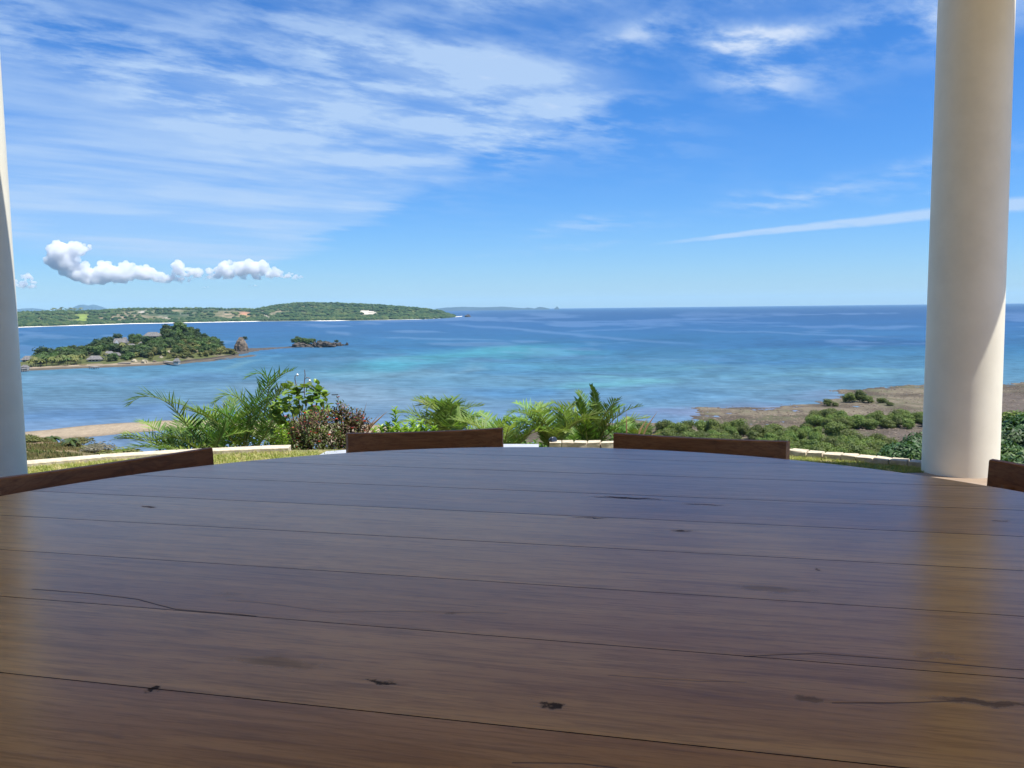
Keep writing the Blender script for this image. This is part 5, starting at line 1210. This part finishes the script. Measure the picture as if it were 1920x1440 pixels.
# spiky plants
def spikes(label, lst, yd, mat, wd=.012, name='spiky_plant'):
    b0 = PD(lst[0][0], lst[0][1], yd); root = plant_root(name, b0, label, 'plant', 'spiky plants beyond the kerb')
    for X0, Y0, X1, Y1, w_ in lst:
        a = PD(X0, Y0, yd)-b0; t = PD(X1, Y1, yd)-b0; md = a.lerp(t, .5)+Vector(((t.x-a.x)*-.06, 0, .02)); sd = (t-a).cross(Vector((0, 1, 0))).normalized()*wd*w_; f_ = Vector((0, -wd*.5, 0))
        me = mesh('blade', [a-sd*.7, a+f_, a+sd*.7, md-sd, md+f_, md+sd, t], [(0, 1, 4, 3), (1, 2, 5, 4), (3, 4, 6), (4, 5, 6)], mat); obj('blade', me, root)
spikes('upright yellow striped spiky plant against the left end of the second chair', [(640, 858, 641, 765, 1.0), (648, 858, 650, 760, 1.3), (655, 858, 662, 768, .9), (636, 858, 630, 790, .8), (668, 858, 676, 785, .8)], 8.1, M['spike'], .013)
spikes('pink brown bladed spiky plant behind the left end of the second chair', [(672, 830, 688, 752, .5), (675, 830, 728, 770, .9), (678, 830, 712, 775, .5), (670, 830, 676, 768, .6), (668, 830, 700, 790, .9), (660, 830, 652, 770, .5), (690, 835, 704, 800, .9)], 8.4, M['spike_pink'], .012)
spikes('three pink dry blades rising behind the third chair', [(1175, 840, 1174, 766, .55), (1190, 835, 1215, 782, .9), (1198, 835, 1233, 771, .8)], 9.0, M['spike_pink'], .012)
spikes('single pale curved blade behind the third chair', [(1205, 830, 1246, 808, .5)], 9.0, M['spike'], .010)

# ------------------------------------------------------------------ table
TC = Vector((-.04, 1.007)); TR = 1.09; TZ = .75; TA = R(-13.57)
table = plant_root('round_table', (TC.x, TC.y, 0), 'large round dark brown wooden plank table in the foreground', 'table')
ca, sa = math.cos(TA), math.sin(TA)
def tv(X, Y):
    p = at(X, Y, TZ); dx_, dy_ = p.x-TC.x, p.y-TC.y; return -dx_*sa+dy_*ca
seams = sorted([tv(960, 1362), tv(960, 1195), tv(960, 1093), tv(960, 1018), tv(960, 962), tv(960, 919), tv(1150, 889)])
while seams[-1]+.165 < TR-.03: seams.append(seams[-1]+.18)
while seams[0]-.18 > -TR+.02: seams.insert(0, seams[0]-.183)
vs = [-TR]+[s_ for s_ in seams if -TR+.04 < s_ < TR-.04]+[TR]
for i, (v0, v1) in enumerate(zip(vs, vs[1:])):
    g_ = .0003+.0006*rnd.random(); lo, hi = v0+(g_ if i else 0.0002), v1-(g_ if i < len(vs)-2 else .0002); nn = 26
    def ring_(r_, lo_, hi_):
        out_ = []
        for k in range(nn+1):
            v = lo_+(hi_-lo_)*k/nn; out_.append((math.sqrt(max(r_*r_-v*v, 1e-8)), v))
        for k in range(nn, -1, -1):
            v = lo_+(hi_-lo_)*k/nn; out_.append((-math.sqrt(max(r_*r_-v*v, 1e-8)), v))
        return out_
    # denser rows near the rim for the end planks
    A_ = ring_(TR, lo, hi); B_ = ring_(TR-.003, lo+.0004, hi-.0004); m_ = len(A_)
    V = [(u*ca-v*sa, u*sa+v*ca, TZ-.045) for u, v in A_]+[(u*ca-v*sa, u*sa+v*ca, TZ-.0018) for u, v in A_]+[(u*ca-v*sa, u*sa+v*ca, TZ) for u, v in B_]
    Fc = [tuple(range(2*m_, 3*m_))]+[tuple(range(m_-1, -1, -1))]
    for q in range(2):
        for k in range(m_): Fc.append((q*m_+k, q*m_+(k+1) % m_, (q+1)*m_+(k+1) % m_, (q+1)*m_+k))
    obj('plank', mesh('plank', V, Fc, [M['table'], M['groove']], None, False, [0, 1]+[1]*(len(Fc)-2)), table)
V, Fc = lathe([(TR-.12, TZ-.075), (TR-.10, TZ-.046)], 64); obj('underframe', mesh('underframe', V, Fc, M['chair']), table)
V, Fc = lathe([(.36, 0), (.36, .05), (.14, .10), (.12, .4), (.14, .62), (.30, TZ-.076)], 40); obj('pedestal', mesh('pedestal', V, Fc, M['chair'], None, True), table)

# ------------------------------------------------------------------ chairs
def make_chair():
    root = bpy.data.objects.new('dining_chair', None); COL.objects.link(root)
    W_ = .46; hw = W_/2
    # local axes: +y is the back; the sitter faces -y
    def curved(name, z0, z1, half, y0, bow, th, dip, n_=18, lean=.0):
        V = []
        for i in range(n_+1):
            u = i/n_*2-1; x_ = u*half; yb = y0-bow*u*u; zt = z1-dip*(1-u*u); tgx, tgy = 1, -2*bow*u/half; l_ = math.hypot(tgx, tgy); nx, ny = -tgy/l_*th/2, tgx/l_*th/2
            for (zz, e, ly) in ((z0, 0, 0), (zt-.003, 0, lean), (zt, .003, lean)):
                V += [(x_-nx*(1-e/th*2), yb-ny*(1-e/th*2)+ly, zz), (x_+nx*(1-e/th*2), yb+ny*(1-e/th*2)+ly, zz)]
        Fc = []; idx_ = [0, 2, 4, 5, 3, 1]
        for i in range(n_):
            for k in range(6): a, b = idx_[k], idx_[(k+1) % 6]; Fc.append((i*6+a, i*6+b, (i+1)*6+b, (i+1)*6+a))
        Fc += [tuple(idx_[::-1]), tuple(n_*6+k for k in idx_)]
        return mesh(name, V, Fc, M['chair'])
    obj('backrest', curved('backrest', .60, .768, hw, .0, .035, .024, .008, lean=.012), root)
    b = MB(); b.box((0, -.25, .445), (.46, .44, .03), 0, 0, .006); obj('seat', b.mesh('seat', M['chair']), root)
    for s_ in (-1, 1):
        b = MB(); b.tube([(s_*(hw-.03), -.06, 0), (s_*(hw-.03), -.045, .43), (s_*(hw-.04), -.022, .72)], [.018, .02, .014], 8); obj('leg', b.mesh('leg', M['chair']), root)
        b = MB(); b.tube([(s_*(hw-.03), -.44, 0), (s_*(hw-.03), -.43, .43)], [.016, .02], 8); obj('leg', b.mesh('leg', M['chair']), root)
        b = MB(); b.box((s_*(hw-.03), -.245, .405), (.02, .34, .045)); obj('apron', b.mesh('apron', M['chair']), root)
    return root
ch0 = make_chair(); TC3 = Vector((TC.x, TC.y, 0))
def place(i, A, B, label):
    """A, B: where the two top corners of the backrest stand"""
    o = ch0 if i == 0 else copy_tree(ch0); A = Vector((A[0], A[1], 0)); B = Vector((B[0], B[1], 0)); mid = (A+B)/2; d = B-A; w_ = d.length
    ang_ = math.atan2(d.y, d.x); o.rotation_euler = (0, 0, ang_); nb = Vector((-math.sin(ang_), math.cos(ang_), 0)); o.location = mid+nb*.02; o.scale = (w_/.46, 1, 1); tag(o, label, 'chair', 'wooden chairs around the table')
def top(X, Y, z_=.768): p = at(X, Y, z_); return (p.x, p.y)
place(0, top(-10, 897), top(395, 839), 'dark wooden chair at the far left with its backrest running out of the frame')
place(1, top(650, 812), top(942, 802), 'dark wooden chair between the red shrub and the kerb end, second from the left')
place(2, top(1151, 811.5), top(1478, 827), 'dark wooden chair with the widest visible backrest, left of the right pillar')
place(3, top(1860, 861), (top(1860, 861)[0]+.20, top(1860, 861)[1]-.42), 'dark wooden chair at the right edge in front of the pillar foot')

# ------------------------------------------------------------------ air
HZ_TOP = 330.0
b = MB(); X_ = 34000; b.box((0, (31500-400)/2, (HZ_TOP+SEA-2)/2), (2*X_, 31500+400, HZ_TOP-SEA+2))
mt = bpy.data.materials.new('air'); mt.use_nodes = True; t = mt.node_tree; t.nodes.clear(); n = NT(t); out = n.n('ShaderNodeOutputMaterial')
pv = n.n('ShaderNodeVolumePrincipled'); pv.inputs['Color'].default_value = (.50, .82, 1, 1); pv.inputs['Density'].default_value = 2.3e-5; pv.inputs['Anisotropy'].default_value = 0.0; n.link(pv.outputs[0], out.inputs['Volume'])
hzo = obj('haze', b.mesh('haze', mt)); tag(hzo, 'thin blue sea air over the bay', kind='stuff')
